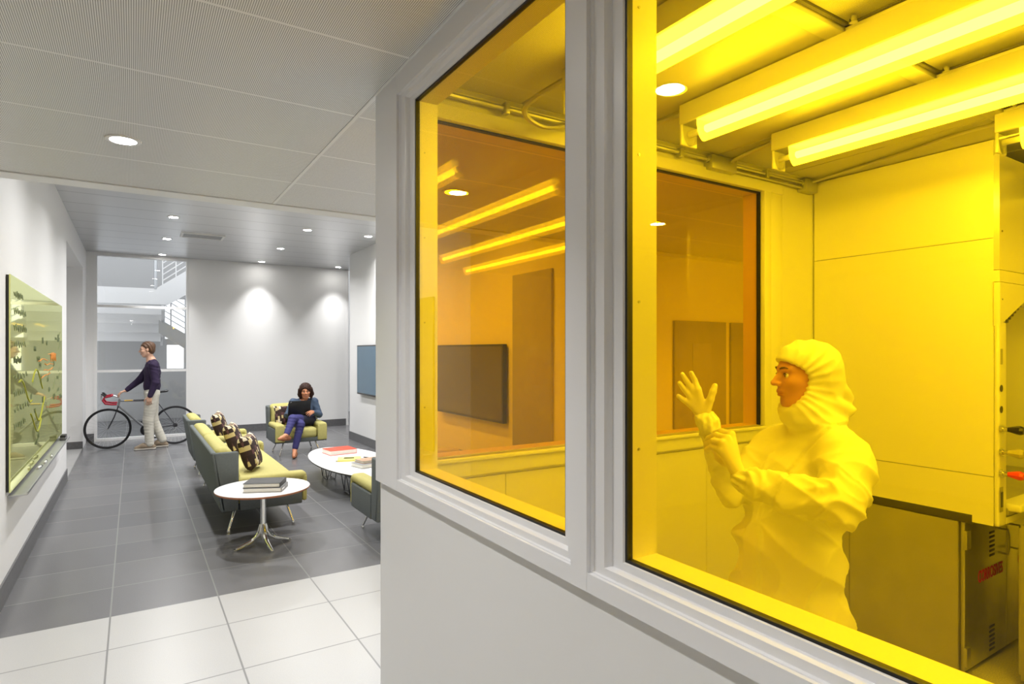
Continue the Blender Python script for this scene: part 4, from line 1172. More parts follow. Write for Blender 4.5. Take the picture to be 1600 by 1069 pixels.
def head(f, H, neck_to, sc=1.0, fem=False, rn=0.056, ears=True):
    p = lambda x, y, z: H(x * sc, y * sc, z * sc); R = H.R; q = lambda *r: [c * sc for c in r]
    f.ell(p(-0.012, 0, 0.032), q(0.098, 0.077, 0.090), 0.02, R)
    f.ell(p(0.030, 0, -0.032), q(0.062, 0.060, 0.082), 0.03, R)
    f.cap(p(0.056, -0.012, -0.103), p(0.056, 0.012, -0.103), 0.019 * sc, k=0.025)
    for s_ in (-1, 1):
        f.cap(p(-0.004, s_ * 0.054, -0.062), p(0.046, s_ * 0.022, -0.102), 0.017 * sc, k=0.03)
        f.cap(p(0.070, s_ * 0.046, 0.022), p(0.084, s_ * 0.012, 0.021), 0.011 * sc, k=0.014)
        f.ell(p(0.058, s_ * 0.042, -0.026), q(0.026, 0.024, 0.022), 0.02, R)
        f.ell(p(0.093, s_ * 0.032, -0.001), q(0.016, 0.020, 0.012), 0.010, R, sub=True)
        if ears: f.ell(p(-0.008, s_ * 0.077, -0.004), q(0.020, 0.009, 0.033), 0.008, R)
    f.chain([p(0.085, 0, 0.012), p(0.098, 0, -0.012), p(0.112, 0, -0.029)], [0.0085 * sc, 0.0095 * sc, 0.0115 * sc], 0.010)
    for s_ in (-1, 1): f.ell(p(0.099, s_ * 0.0135, -0.033), q(0.011, 0.008, 0.009), 0.006, R)
    f.ell(p(0.084, 0, -0.058), q(0.014, 0.026, 0.010), 0.008, R)
    f.ell(p(0.0885, 0, -0.0625), q(0.010, 0.023, 0.0055), 0.003, R)
    f.ell(p(0.0860, 0, -0.0735), q(0.011, 0.020, 0.0065), 0.003, R)
    f.cap(p(-0.018, 0, -0.06), neck_to, rn * sc * 0.96, rn, 0.02)
    return f
def lips_pick(H, sc=1.0):
    def g(C):
        L = H.loc(C) / sc
        return ((L[:, 0] > 0.086) & (np.abs(L[:, 1]) < 0.021) & (L[:, 2] < -0.058) & (L[:, 2] > -0.079)).astype(int)
    return g
def face_bits(H, parent, hairmat, sc=1.0, off=0.0):
    o0 = Vector(parent.location)
    rot = Matrix(H.R.T.tolist()).to_4x4()
    for s_ in (-1, 1):
        c = Vector(H(0.0735 * sc, s_ * 0.0315 * sc, -0.001 * sc)) - o0
        T = Matrix.Translation(c) @ rot
        e = MB().ell((0, 0, 0), (0.0118 * sc,) * 3, 16, 10, T).build('eye', M['eye'], parent, 180)
        MB().ell((0.0078 * sc, 0, -0.001), (0.0046 * sc, 0.0056 * sc, 0.0056 * sc), 14, 8, T).build('iris', M['iris'], e, 180)
        lid = [Vector(H((0.0862 - 0.10 * abs(q)) * sc, s_ * (0.0315 + q * 0.9) * sc, (0.0065 - 0.3 * abs(q)) * sc)) - o0 for q in (-0.014, -0.007, 0, 0.007, 0.014)]
        MB().tube(lid, [0.0012 * sc, 0.002 * sc, 0.0024 * sc, 0.002 * sc, 0.0012 * sc], 6).build('eyelid', hairmat, parent, 180)
        br = [Vector(H(x * sc, s_ * y * sc, z * sc)) - o0 for x, y, z in ((0.0945, 0.014, 0.0235), (0.0925, 0.024, 0.0275), (0.0875, 0.036, 0.0285), (0.079, 0.048, 0.0245))]
        MB().tube(br, [0.003 * sc, 0.0038 * sc, 0.0034 * sc, 0.002 * sc], 6).build('eyebrow', hairmat, parent, 180)

def hand(f, W, fwd, thumb, curl=(0.3, 0.3, 0.3, 0.3), tcurl=0.4, sc=1.0, r=0.0085, spread=0.06):
    """W wrist, fwd finger direction, thumb direction; fingers bend towards the palm side fwd x thumb * sign"""
    x = np.array(fwd, float); x /= np.linalg.norm(x)
    y = np.array(thumb, float); y -= x * (y @ x); y /= np.linalg.norm(y)
    return x, y
def build_hand(f, W, fwd, thumb, palm, curls, sc=1.0, r=0.0088, tang=0.7, tb=0.3):
    x = np.array(fwd, float); x /= np.linalg.norm(x)
    n = np.array(palm, float); n -= x * (n @ x); n /= np.linalg.norm(n)
    y = np.array(thumb, float); y -= x * (y @ x) + n * (y @ n); y /= np.linalg.norm(y)
    W = np.array(W, float)
    P = lambda a, b_, c: W + (x * a + y * b_ + n * c) * sc
    for b0, b1 in ((0.024, 0.030), (0.008, 0.010), (-0.008, -0.010), (-0.022, -0.028)):
        f.cap(P(0.005, b0 * 0.75, 0), P(0.085 - 0.25 * abs(b1 - 0.008), b1, 0), 0.0135 * sc, 0.0115 * sc, 0.012)
    f.cap(P(0.02, 0.026, 0.006), P(0.045, 0.022, 0.008), 0.015 * sc, 0.012 * sc, 0.012)
    L = ((0.043, 0.026, 0.021), (0.047, 0.030, 0.022), (0.044, 0.028, 0.022), (0.035, 0.021, 0.019))
    for i, (b1, sp) in enumerate(((0.030, 0.12), (0.010, 0.03), (-0.010, -0.05), (-0.028, -0.16))):
        p = P(0.085 - 0.25 * abs(b1 - 0.008), b1, 0); a = 0.0
        for j in range(3):
            a += curls[i] * (0.9, 1.1, 0.8)[j]
            dr = x * math.cos(a) * math.cos(sp) + y * math.sin(sp) + n * math.sin(a)
            q = p + dr * L[i][j] * sc
            f.cap(p, q, (r - 0.0006 * j) * sc, (r - 0.0006 * (j + 1)) * sc, 0.004); p = q
    p = P(0.022, 0.030, 0.004)
    for j, l in enumerate((0.042, 0.034, 0.028)):
        a = tang - 0.22 * j; dr = x * math.cos(a) + y * math.sin(a) + n * tb * (j + 0.6); dr /= np.linalg.norm(dr)
        q = p + dr * l * sc; f.cap(p, q, (0.0115 - 0.0012 * j) * sc, (0.0105 - 0.0012 * j) * sc, 0.006 if j else 0.012); p = q
    return f

def fold_noise(P, dirs, seed=0):
    """ridged cloth folds: sums of warped sines along a few directions"""
    r = np.random.RandomState(seed); out = np.zeros(len(P))
    for (d, fr, amp) in dirs:
        d = np.array(d, float); ph = r.rand() * 6
        w = 0.7 * np.sin(P @ (r.randn(3) * 7) + r.rand() * 6) + 0.5 * np.sin(P @ (r.randn(3) * 13) + r.rand() * 6)
        m = 0.5 + 0.5 * np.sin(P @ (r.randn(3) * 5) + r.rand() * 6)
        out += amp * m * (1 - 2 * np.abs(np.sin(P @ d * fr + 1.6 * w + ph)) ** 0.7)
    return out

# ---- person in the white coverall
FWD = np.array([SN, CS, 0.0]); RGT = np.array([CS, -SN, 0.0]); UP = np.array([0, 0, 1.0])
A_ = lambda u, v, d: np.array(at(u, v, d))
hc = A_(1256, 586, 2.24)
ffwd = -RGT * 1.0 + FWD * 0.0
HS = Fr(hc, ffwd, UP + ffwd * 0.03)
pel = A_(1232, 955, 2.27); pel_g = np.array([pel[0], pel[1], 0.0])
t = thing('person', 'person in a hooded white coverall pulling on gloves behind the amber glass', 'person', tuple(pel_g))
neckb = A_(1277, 668, 2.24)
bd = -RGT * 0.80 - FWD * 0.60      # the way the chest faces
bd /= np.linalg.norm(bd); bl = np.cross(UP, bd)
shL, shR = A_(1316, 708, 2.10), A_(1212, 700, 2.42)
elL, wrL = A_(1312, 790, 1.93), A_(1160, 752, 2.09)
elR, wrR = A_(1140, 764, 2.33), A_(1103, 660, 2.28)
hipL, hipR = pel + bl * 0.09, pel - bl * 0.09
def legpts(hip, s_):
    g = np.array([hip[0], hip[1], 0.0]) + bl * s_ * 0.03
    return hip, g + UP * 0.48 + bd * 0.02, g + UP * 0.09, g + UP * 0.04 + bd * 0.14
body = Field()
head(body, HS, neckb, 1.0, rn=0.058, ears=False)
chest = A_(1252, 775, 2.27); waist = A_(1238, 870, 2.27)
RB = np.stack([bd, bl, UP])
body.ell(chest, (0.10, 0.15, 0.18), 0.04, RB).ell(waist, (0.095, 0.13, 0.16), 0.05, RB).ell(pel, (0.10, 0.14, 0.12), 0.05, RB)
body.cap(neckb, chest, 0.06, 0.08, 0.04)
for a, b_, c in ((shL, elL, wrL), (shR, elR, wrR)): body.chain([neckb * 0.4 + a * 0.6, a, b_, c], [0.045, 0.042, 0.030, 0.024], 0.02)
for hip, s_ in ((hipL, 1), (hipR, -1)):
    pts = legpts(hip, s_); body.chain(list(pts), [0.078, 0.055, 0.04, 0.035], 0.03)
# raised right hand, palm to the glass, fingers fanned
D0 = 2.28
def raised(f, gr):
    pw = A_(1102, 655, D0)
    kn = [A_(1091, 609, D0 - .01), A_(1084, 612, D0), A_(1078.5, 620, D0 + .005), A_(1077, 631, D0 + .01)]
    for k_ in kn: f.cap(pw * 0.85 + k_ * 0.15, k_, 0.014 + gr, 0.0115 + gr, 0.014)
    tips = [[(1085.5, 594, .0), (1080, 583, -.01)], [(1073.5, 596.5, .0), (1066, 585, -.012)], [(1068.5, 608, .005), (1061.5, 598.5, -.008)], [(1067, 624.5, .01), (1060, 619, 0)]]
    for k_, tp in zip(kn, tips):
        pp = [k_] + [A_(u, v, D0 + dd) for u, v, dd in tp]
        mid = pp[1]; f.chain([pp[0], mid, pp[2]], [0.0105 + gr, 0.0092 + gr, 0.0078 + gr], 0.003, 0.006)
    f.chain([A_(1104, 642, D0 - .01), A_(1110, 624, D0 - .025), A_(1114, 612, D0 - .03), A_(1117, 603, D0 - .03)], [0.016 + gr, 0.0125 + gr, 0.0115 + gr, 0.0095 + gr], 0.006, 0.014)
    f.cap(pw, wrR, 0.023 + gr, 0.026 + gr, 0.015)
    return f
def gripping(f, gr):
    pw = A_(1155, 744, 2.10)
    kn = [A_(1143, 679, 2.14), A_(1135, 685, 2.12), A_(1129, 693, 2.11), A_(1126, 704, 2.11)]
    for k_ in kn: f.cap(pw * 0.8 + k_ * 0.2, k_, 0.016 + gr, 0.013 + gr, 0.014)
    m1 = [(1126, 674, 2.19), (1119, 680, 2.17), (1114, 689, 2.16), (1113, 699, 2.16)]
    m2 = [(1113, 678, 2.25), (1107, 685, 2.24), (1104, 694, 2.23), (1105, 703, 2.22)]
    m3 = [(1110, 682, 2.29), (1104, 690, 2.28), (1103, 698, 2.27), (1106, 706, 2.26)]
    for a, b_, c, d_ in zip(kn, m1, m2, m3): f.chain([a, A_(*b_), A_(*c), A_(*d_)], [0.0115 + gr, 0.0105 + gr, 0.0095 + gr, 0.0085 + gr], 0.003, 0.006)
    f.chain([A_(1146, 726, 2.12), A_(1131, 723, 2.16), A_(1122, 716, 2.19), A_(1117, 706, 2.21)], [0.015 + gr, 0.0125 + gr, 0.0105 + gr, 0.009 + gr], 0.006, 0.012)
    f.cap(pw, wrL, 0.024 + gr, 0.027 + gr, 0.015)
    return f
raised(body, -0.0012); gripping(body, -0.0012)
skin('body', body, 0.0042, [M['skin_s'], M['lip']], t, 1, pick=lips_pick(HS))
face_bits(HS, t, M['hair_m'])
wr = lambda s_: (lambda P: fold_noise(P, [((60, 30, 90), 1.0, 0.0006)], s_))
skin('glove', raised(Field(), 0.001), 0.0032, M['glove'], t, 2, disp=wr(1))
skin('glove', gripping(Field(), 0.001), 0.0032, M['glove'], t, 2, disp=wr(2))
# coverall: hood and suit in one garment, opened round the face
su = Field()
su.ell(HS(-0.016, 0, 0.034), (0.120, 0.098, 0.102), 0.02, HS.R)
su.ell(HS(-0.070, 0, -0.03), (0.072, 0.082, 0.10), 0.04, HS.R)
su.ell(HS(0.004, 0, -0.075), (0.075, 0.086, 0.062), 0.03, HS.R)
su.ell(HS(-0.010, 0, -0.125), (0.098, 0.105, 0.050), 0.03, HS.R)
su.ell(HS(-0.035, 0, -0.165), (0.110, 0.125, 0.045), 0.03, HS.R)
su.chain([HS(-0.125, 0.02, -0.058), HS(-0.16, 0.0, -0.085)], [0.032, 0.026], 0.015)
su.chain([HS(-0.10, 0.05, -0.115), HS(-0.17, 0.01, -0.135)], [0.032, 0.024], 0.015)
su.chain([HS(0.045, 0.02, -0.135), HS(0.0, 0.05, -0.125), HS(-0.08, 0.055, -0.10)], [0.024, 0.026, 0.03], 0.02)
su.cap(neckb, neckb - UP * 0.06, 0.085, 0.11, 0.04)
su.ell(A_(1262, 722, 2.26), (0.125, 0.20, 0.085), 0.04, RB)
su.ell(A_(1243, 775, 2.26), (0.150, 0.205, 0.17), 0.05, RB).ell(A_(1230, 868, 2.26), (0.172, 0.205, 0.19), 0.05, RB).ell(A_(1221, 945, 2.26), (0.185, 0.205, 0.17), 0.05, RB)
su.cap(shL * 0.7 + neckb * 0.3, shL, 0.075, 0.082, 0.04)
su.chain([shL, (shL + elL) / 2 + RGT * 0.02, elL, elL * 0.5 + wrL * 0.5, wrL * 0.88 + elL * 0.12], [0.088, 0.088, 0.078, 0.068, 0.052], 0.02, 0.03)
su.cap(wrL * 0.92 + elL * 0.08, wrL * 1.04 - elL * 0.04, 0.046, 0.043, 0.012)
su.cap(shR * 0.7 + neckb * 0.3, shR, 0.075, 0.08, 0.04)
su.chain([shR, elR, elR * 0.6 + wrR * 0.4, wrR * 0.85 + elR * 0.15], [0.085, 0.066, 0.058, 0.050], 0.02, 0.03)
su.cap(wrR * 0.9 + elR * 0.1, wrR * 1.02 - elR * 0.02, 0.050, 0.046, 0.010)
for hip, s_ in ((hipL, 1), (hipR, -1)):
    pts = legpts(hip, s_); su.chain(list(pts[:3]), [0.135, 0.10, 0.075], 0.05); su.cap(pts[2] - UP * 0.03, pts[3], 0.055, 0.05, 0.02)
# placket down the chest
pl = [A_(1222, 680, 2.11), A_(1203, 725, 2.10), A_(1192, 790, 2.09), A_(1184, 860, 2.09), A_(1180, 950, 2.09)]
def suit_field(P):
    d = su.ev(P)
    L = HS.loc(P)
    # opening round the face: everything in front of a curved rim, between brow and chin
    zz = L[:, 2]
    xb = 0.018 + np.where(zz < -0.02, 0.052 * ((zz + 0.02) / 0.095) ** 2, 0.067 * ((zz + 0.02) / 0.07) ** 2)
    cutd = np.maximum.reduce([(xb - L[:, 0]) * 0.8, zz - 0.056, -0.128 - zz, np.linalg.norm(L, axis=1) - 0.2])
    d = np.maximum(d, -cutd)
    return d
def suit_disp(P):
    L = HS.loc(P)
    hd = np.clip(1 - np.linalg.norm(L - np.array([-0.02, 0, 0.0]), axis=1) / 0.24, 0, 1) > 0.12
    out = fold_noise(P, [(RGT * 8 + UP * 2.5, 2.2, 0.012), (RGT * 5 - UP * 6.5, 2.0, 0.013), (RGT * 9 + UP * 10, 2.6, 0.006), (RGT * 14 - UP * 16, 2.4, 0.003)], 5)
    def arm(a, b_, r, cen, wid, fr, tw, amp, sd):
        """creases winding round a sleeve, strongest about one place along it"""
        ax = (b_ - a) / np.linalg.norm(b_ - a); q = P - a; tt = q @ ax; rd = np.linalg.norm(q - tt[:, None] * ax, axis=1)
        y_ = np.cross(ax, UP); y_ /= np.linalg.norm(y_); z_ = np.cross(ax, y_); an = np.arctan2(q @ y_, q @ z_)
        m = np.exp(-((tt - cen) / wid) ** 2) * np.clip((r - rd) / 0.02, 0, 1)
        ph = tt * fr + tw * np.cos(an + sd) + 1.2 * np.sin(P @ np.array([23., 9, 17]) + sd) + 0.8 * np.sin(P @ np.array([-11., 31, 7]))
        return m * amp * (0.6 - 1.2 * np.abs(np.sin(ph)))
    # placket: a raised strip from the throat down the chest, on the near side only
    Q = P - np.array([0, 0, EYE]); dd = Q @ FWD; uu = 800 + FPX * (Q @ RGT) / dd; vv = CY - FPX * Q[:, 2] / dd
    pu = np.interp(vv, [655, 705, 740, 800, 930, 1200], [1219, 1194, 1180, 1174, 1170, 1165])
    w = np.clip((13 - np.abs(uu - pu)) / 3 + 0.5, 0, 1) * (vv > 660) * (dd < 2.26)
    w2 = np.clip((2.2 - np.abs(uu - np.interp(vv, [668, 700, 760, 840], [1296, 1262, 1214, 1190]))) / 2 + 0.5, 0, 1) * (vv > 668) * (vv < 800) * (dd < 2.2)
    out = out * (1 - 0.6 * w) + 0.006 * w - 0.007 * w2
    out += arm(shL, elL, 0.13, 0.20, 0.13, 26, 2.0, 0.012, 0.3) + arm(wrL, elL, 0.12, 0.24, 0.12, 30, 2.2, 0.010, 1.1) + arm(wrL, elL, 0.09, 0.04, 0.06, 55, 1.5, 0.007, 2.0) + arm(wrR, elR, 0.09, 0.10, 0.12, 34, 2.0, 0.007, 0.5)
    for w_, e_ in ((wrL, elL), (wrR, elR)):
        ax = (w_ - e_) / np.linalg.norm(w_ - e_); q = P - w_; tt = q @ ax; rd = np.linalg.norm(q - tt[:, None] * ax, axis=1)
        near = np.exp(-(tt / 0.03) ** 2) * (rd < 0.08)
        y_ = np.cross(ax, UP); y_ /= np.linalg.norm(y_); z_ = np.cross(ax, y_)
        out += near * 0.006 * np.sin(9 * np.arctan2(q @ y_, q @ z_) + 60 * tt)
    # hood: creases raying back from the face opening
    az = np.arctan2(L[:, 2] + 0.03, L[:, 0] - 0.10)
    cre = np.exp(-((L[:, 0] - 0.0) / 0.08) ** 2) * 0.0035 * (1 - 2 * np.abs(np.sin(az * 14 + 10 * L[:, 1])))
    return np.where(hd, 0.2 * out + cre, out)
skin('coverall', su, 0.006, M['suit'], t, 2, disp=suit_disp, fn=suit_field)
pk = MB().tube([Vector(p - np.array(pel_g)) for p in pl], 0.008, 8)

# ---- seated woman
t = thing('person', 'seated woman with a dark bob, slate jumper and navy trousers using a laptop', 'person', (2.33, 10.2, 0))
HW = Fr((2.385, 10.13, 0.995), (-0.20, -1, -0.12), (-0.05, -0.06, 1))
f = Field(); sw = 0.98
nk = np.array([2.375, 10.20, 0.86]); ch = np.array([2.36, 10.20, 0.70]); pv = np.array([2.33, 10.23, 0.50])
head(f, HW, nk, 0.98, True, rn=0.048)
RW = np.stack([np.array([0, -1, 0.]), np.array([1., 0, 0]), UP])
sl_, sr_ = np.array([2.535, 10.19, 0.815]), np.array([2.205, 10.20, 0.815])
el_, er_ = np.array([2.60, 10.12, 0.60]), np.array([2.10, 10.10, 0.62])
wl_, wr_ = np.array([2.455, 9.955, 0.665]), np.array([2.15, 10.03, 0.68])
kneeL, ankL = np.array([2.09, 9.70, 0.60]), np.array([1.965, 9.56, 0.37])
kneeR, ankR = np.array([2.215, 9.74, 0.50]), np.array([2.12, 9.70, 0.115])
hL, hR = np.array([2.43, 10.20, 0.52]), np.array([2.24, 10.20, 0.50])
toeL, toeR = np.array([1.84, 9.46, 0.335]), np.array([2.075, 9.565, 0.03])
f.ell(ch, (0.10, 0.14, 0.17), 0.04, RW).ell(pv, (0.12, 0.16, 0.11), 0.05, RW).cap(nk, ch, 0.05, 0.07, 0.03)
f.chain([sl_, el_, wl_], [0.048, 0.036, 0.025], 0.02).chain([sr_, er_, wr_], [0.048, 0.036, 0.025], 0.02)
f.chain([hL, kneeL, ankL], [0.075, 0.052, 0.032], 0.02).chain([hR, kneeR, ankR], [0.075, 0.052, 0.032], 0.02)
f.chain([ankL, ankL * 0.4 + toeL * 0.6, toeL], [0.034, 0.026, 0.018], 0.02).chain([ankR, ankR * 0.4 + toeR * 0.6, toeR], [0.034, 0.026, 0.018], 0.02)
build_hand(f, wl_, (-0.55, -0.75, 0.0), (-0.5, 0.5, 0.7), (-0.6, 0.3, -0.6), (0.45, 0.5, 0.55, 0.6), 0.92)
build_hand(f, wr_, (0.5, -0.55, -0.25), (0.5, 0.3, 0.5), (0, -0.2, -1), (0.25, 0.3, 0.3, 0.3), 0.92)
skin('body', f, 0.0075, [M['skin_w'], M['lip']], t, 1, pick=lips_pick(HW, 0.98))
face_bits(HW, t, M['hair_b'], 0.98)
c = Field()
c.ell(ch, (0.118, 0.160, 0.18), 0.04, RW).ell(pv + UP * 0.06, (0.13, 0.165, 0.12), 0.05, RW).cap(sl_, sr_, 0.055, 0.055, 0.04).cap(nk - UP * 0.045, ch, 0.055, 0.09, 0.03)
c.chain([sl_, el_, wl_ * 0.85 + el_ * 0.15], [0.064, 0.052, 0.038], 0.02, 0.03).chain([sr_, er_, wr_ * 0.85 + er_ * 0.15], [0.064, 0.052, 0.038], 0.02, 0.03)
c.ell(nk + np.array([-0.01, -0.055, 0.03]), (0.075, 0.085, 0.06), 0.01, RW, sub=True)
skin('jumper', c, 0.009, M['sweater'], t, 2, disp=lambda P: fold_noise(P, [((9, 5, 14), 3, 0.003)], 3))
c = Field()
c.ell(pv + np.array([0.03, -0.04, 0.0]), (0.16, 0.185, 0.11), 0.04, RW).cap(hL + np.array([0.03, -0.05, 0]), hL * 0.45 + kneeL * 0.55, 0.098, 0.075, 0.03)
c.cap(hR, hR * 0.5 + kneeR * 0.5, 0.09, 0.07, 0.03)
skin('tunic_hem', c, 0.009, M['tunic'], t, 2, disp=lambda P: fold_noise(P, [((9, 5, 14), 3, 0.003)], 4))
c = Field()
c.chain([hL, kneeL, ankL * 0.9 + kneeL * 0.1], [0.088, 0.066, 0.045], 0.02).chain([hR, kneeR, ankR * 0.9 + kneeR * 0.1], [0.088, 0.066, 0.046], 0.02)
skin('trousers', c, 0.008, M['navy'], t, 2, disp=lambda P: fold_noise(P, [((9, 5, 14), 4, 0.003)], 6))
for a, b_, dn in ((ankL, toeL, np.array([0.05, 0.06, -0.055])), (ankR, toeR, np.array([0.02, 0.05, -0.075]))):
    c = Field(); d_ = (b_ - a)
    heel = a + dn
    c.chain([heel, heel * 0.45 + b_ * 0.55, b_], [0.032, 0.034, 0.022], 0.02)
    c.cap(a * 0.5 + heel * 0.5 + d_ * 0.1, heel, 0.036, 0.03, 0.02)
    skin('shoe', c, 0.006, M['tan'], t, 1)
    hb_ = heel + np.array([0.01, 0.02, -0.012]); tip_ = np.array([hb_[0], hb_[1], 0.002]) if heel[2] < 0.2 else hb_ + np.array([0.03, 0.0, -0.06])
c = Field()
c.ell(HW(-0.022, 0, 0.036), (0.115, 0.100, 0.102), 0.02, HW.R)
for s_ in (-1, 1):
    c.chain([HW(0.02, s_ * 0.082, 0.03), HW(0.0, s_ * 0.090, -0.05), HW(0.015, s_ * 0.082, -0.105)], [0.034, 0.036, 0.022], 0.02)
c.ell(HW(-0.05, 0, -0.045), (0.075, 0.092, 0.085), 0.02, HW.R)
c.ell(HW(0.102, -0.014, -0.040), (0.070, 0.062, 0.098), 0.008, HW.R, sub=True)
skin('hair', c, 0.006, M['hair_b'], t, 2, disp=lambda P: 0.002 * np.sin(HW.loc(P)[:, 1] * 260 + 30 * HW.loc(P)[:, 0]))

# ---- man pushing the bicycle
t = thing('person', 'man in a dark purple sweater and pale trousers walking a bicycle', 'person', (0.27, 11.86, 0))
HM = Fr((0.195, 11.84, 1.672), (-1, 0.02, -0.08), (-0.05, 0, 1))
f = Field()
nk = np.array([0.255, 11.86, 1.50]); ch = np.array([0.275, 11.86, 1.28]); pv = np.array([0.27, 11.86, 0.96])
RM = np.stack([np.array([-1., 0, 0]), np.array([0, -1., 0]), UP])
head(f, HM, nk, 1.0, rn=0.056)
f.ell(ch, (0.105, 0.155, 0.23), 0.05, RM).ell(pv, (0.11, 0.15, 0.14), 0.06, RM).cap(nk, ch, 0.06, 0.08, 0.04)
sl_, sr_ = np.array([0.29, 11.675, 1.405]), np.array([0.265, 12.03, 1.405])
el_, wl_ = np.array([0.315, 11.63, 1.12]), np.array([0.235, 11.62, 0.90])
er_, wr_ = np.array([0.10, 12.05, 1.16]), np.array([-0.10, 12.02, 0.985])
f.chain([sl_, el_, wl_], [0.055, 0.042, 0.029], 0.02).chain([sr_, er_, wr_], [0.055, 0.042, 0.029], 0.02)
hl_, hr_ = np.array([0.27, 11.76, 0.92]), np.array([0.27, 11.95, 0.92])
kl_, al_ = np.array([0.215, 11.76, 0.49]), np.array([0.235, 11.77, 0.10])
kr_, ar_ = np.array([0.285, 11.95, 0.49]), np.array([0.425, 11.96, 0.13])
f.chain([hl_, kl_, al_], [0.085, 0.056, 0.038], 0.03).chain([hr_, kr_, ar_], [0.085, 0.056, 0.038], 0.03)
tl_, tr_ = al_ + np.array([-0.19, 0, -0.065]), ar_ + np.array([-0.14, 0, -0.095])
f.chain([al_ - UP * 0.03, tl_], [0.04, 0.028], 0.03).chain([ar_ - UP * 0.03, tr_], [0.04, 0.028], 0.03)
build_hand(f, wl_, (-0.15, 0.02, -1), (-1, 0.15, 0.1), (0.2, 1, 0), (0.35, 0.4, 0.45, 0.5))
build_hand(f, wr_, (-1, -0.02, -0.35), (-0.3, 0.9, 0.3), (0, 0.1, -1), (0.5, 0.55, 0.6, 0.6))
skin('body', f, 0.0075, [M['skin_m'], M['lip']], t, 1, pick=lips_pick(HM))
face_bits(HM, t, M['hair_m'])
c = Field()
c.ell(ch, (0.125, 0.185, 0.25), 0.05, RM).ell(pv + UP * 0.10, (0.128, 0.172, 0.15), 0.06, RM).cap(sl_, sr_, 0.066, 0.066, 0.05).cap(nk - UP * 0.05, ch, 0.06, 0.1, 0.03)
c.chain([sl_, el_, wl_ * 0.95 + el_ * 0.05], [0.076, 0.06, 0.042], 0.02, 0.03).chain([sr_, er_, wr_ * 0.93 + er_ * 0.07], [0.074, 0.058, 0.04], 0.02, 0.03)
skin('sweater', c, 0.009, M['purple'], t, 2, disp=lambda P: fold_noise(P, [((9, 5, 14), 3, 0.004)], 8))
c = Field()
c.ell(pv - UP * 0.02, (0.122, 0.165, 0.13), 0.05, RM)
c.chain([hl_, kl_, al_ + UP * 0.0], [0.108, 0.080, 0.066], 0.03).chain([hr_, kr_, ar_], [0.108, 0.080, 0.066], 0.03)
skin('trousers', c, 0.009, M['beige'], t, 2, disp=lambda P: fold_noise(P, [((5, 5, 20), 3, 0.004), ((0, 0, 30), 2, 0.002)], 9))
for a, b_ in ((al_, tl_), (ar_, tr_)):
    c = Field(); hl0 = np.array([a[0] + 0.055, a[1], b_[2] + 0.008])
    c.chain([hl0, a * 0.5 + b_ * 0.5, b_], [0.038, 0.044, 0.034], 0.02).cap(a - UP * 0.01, a * 0.6 + hl0 * 0.4, 0.046, 0.04, 0.02)
    c.cut((0, 0, 0.012), (0, 0, -1))
    so = skin('shoe', c, 0.007, M['shoe'], t, 1)
    s2 = Field(); s2.chain([np.array([hl0[0], hl0[1], b_[2] - 0.012]), np.array([b_[0], b_[1], b_[2] - 0.012])], [0.040, 0.038], 0.01)
    s2.cut((0, 0, b_[2] - 0.005), (0, 0, 1)).cut((0, 0, b_[2] - 0.034), (0, 0, -1))
    sx_ = skin('sole', s2, 0.006, M['sole'], t, 1)
c = Field()
c.ell(HM(-0.024, 0, 0.048), (0.106, 0.086, 0.092), 0.02, HM.R).ell(HM(-0.055, 0, -0.01), (0.065, 0.078, 0.075), 0.03, HM.R)
c.ell(HM(0.085, 0, -0.045), (0.085, 0.12, 0.105), 0.01, HM.R, sub=True)
skin('hair', c, 0.006, M['hair_m'], t, 1, disp=lambda P: 0.004 * np.sin(P @ np.array([120., 90, 60])))

# ------------------------------------------------------------------ lights the place has, plus one added downlight
def downlight(name, label, loc, power, group, r=0.055, spread=1.9):
    t = thing(name, label, 'ceiling light', loc, 0, group)
    MB().lathe([(r, -0.0075), (r + 0.018, -0.0075), (r + 0.020, 0.0), (r + 0.018, -0.0005), (r, -0.0005)], 32, ring=True).build('trim_ring', M['trim'], t)
    MB().lathe([(0.001, -0.0072), (r, -0.0072), (r, -0.0062), (0.001, -0.0062)], 32).build('lens', M['dl'], t)
    ld = bpy.data.lights.new('downlight_beam', 'AREA'); ld.shape = 'DISK'; ld.size = 1.8 * r
    ld.energy = power; ld.spread = spread; ld.color = (1.0, 0.99, 0.975)
    lo = bpy.data.objects.new('downlight_beam', ld); COL.objects.link(lo); lo.parent = t; lo.location = (0, 0, -0.003)
    return t
PN, PFAR = 12.0, 30.0
xn = {-3.53: 'fourth', -1.79: 'third', -0.04: 'second', 1.70: 'first', 3.43: 'fifth'}
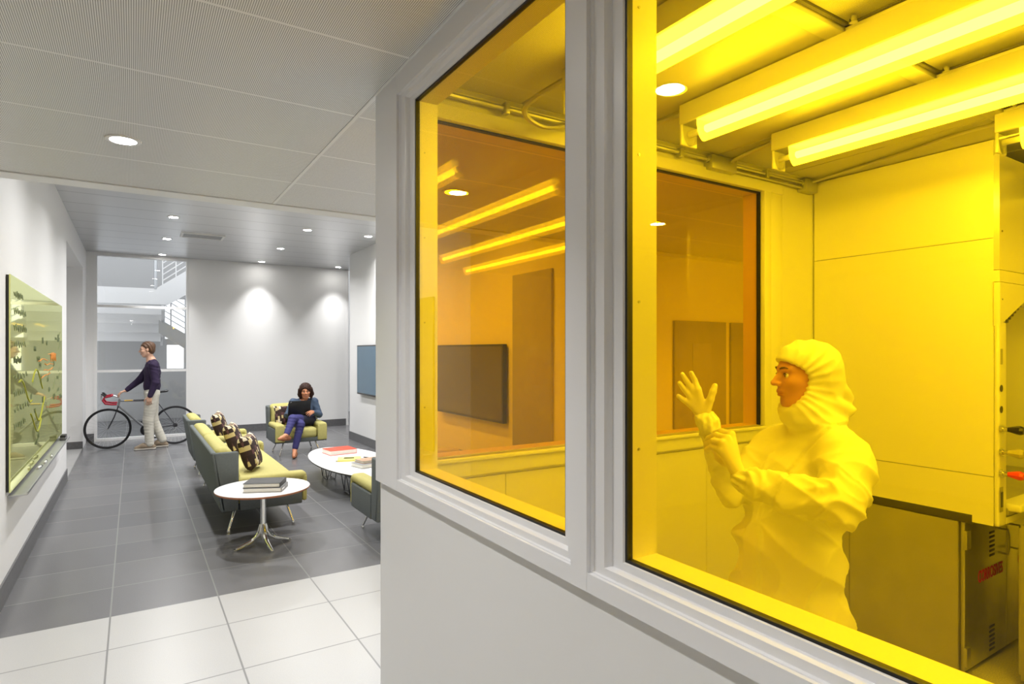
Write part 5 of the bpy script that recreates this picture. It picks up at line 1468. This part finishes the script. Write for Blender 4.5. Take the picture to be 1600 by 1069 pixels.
near = ((-0.04, 3.39, 'bright downlight in the slotted near ceiling above the walkway'),
        (1.70, 3.39, 'downlight of the near ceiling seen through the left amber window'),
        (3.43, 3.39, 'downlight of the near ceiling beyond the interior amber window, right of its neighbour'),
        (5.16, 3.39, 'added unseen downlight in the near ceiling, brightening the lounge door wall'),  # extra lamp out of view, added because the door wall was dim
        (-1.79, 3.39, 'near ceiling downlight left of the walkway, mirrored in the glass'),
        (-0.04, 1.62, 'near ceiling downlight mirrored above the coverall wearer'),
        (-0.04, -0.15, 'near ceiling downlight right over the camera'),
        (-1.79, -0.15, 'near ceiling downlight behind and left of the camera'),
        (-3.53, -0.15, 'near ceiling downlight in the cross passage corner'))
for x, y, lab in near: downlight('downlight', lab, (x, y, ZN), PN, 'downlights of the near ceiling')
farl = ((0.46, 9.27, 'far ceiling downlight nearest the slotted ceiling on the walkway side'), (0.46, 11.11, 'far ceiling downlight in the middle of the walkway row'),
        (0.46, 12.98, 'far ceiling downlight close above the glazed hall end'),
        (2.19, 9.19, 'far ceiling downlight right of the air vent, nearest'), (2.19, 11.11, 'far ceiling downlight above the seated woman'),
        (2.19, 12.95, 'far ceiling downlight washing the middle of the back wall'), (3.72, 12.92, 'far ceiling downlight in the passage corner at the back wall'),
        (0.46, 7.40, 'far ceiling downlight hidden behind the slotted ceiling over the walkway'), (2.19, 7.40, 'far ceiling downlight hidden over the coffee table'),
        (0.46, 5.53, 'far ceiling downlight just past the slotted ceiling over the walkway'), (2.19, 5.53, 'far ceiling downlight just past the slotted ceiling over the armchair'),
        (3.12, 9.2, 'wall-washing downlight beside the blue screen'))
for x, y, lab in farl: downlight('downlight', lab, (x, y, ZF), 11.0 if y > 12.5 else PFAR, 'downlights of the far ceiling', spread=1.25 if y > 12.5 else 2.5)

world = bpy.data.worlds.new('daylight'); scene.world = world; world.use_nodes = True
bg = world.node_tree.nodes['Background']
bg.inputs['Color'].default_value = (0.94, 0.96, 1.0, 1); bg.inputs['Strength'].default_value = 1.9

scene.view_settings.view_transform = 'Standard'
scene.view_settings.look = 'None'
scene.view_settings.exposure = 0.0
scene.view_settings.gamma = 1.0
scene.view_settings.use_curve_mapping = False
scene.cycles.max_bounces = 10
scene.cycles.diffuse_bounces = 5
scene.cycles.transparent_max_bounces = 16
scene.cycles.sample_clamp_indirect = 6.0
scene.cycles.use_denoising = True
scene.cycles.caustics_reflective = False
scene.cycles.caustics_refractive = False
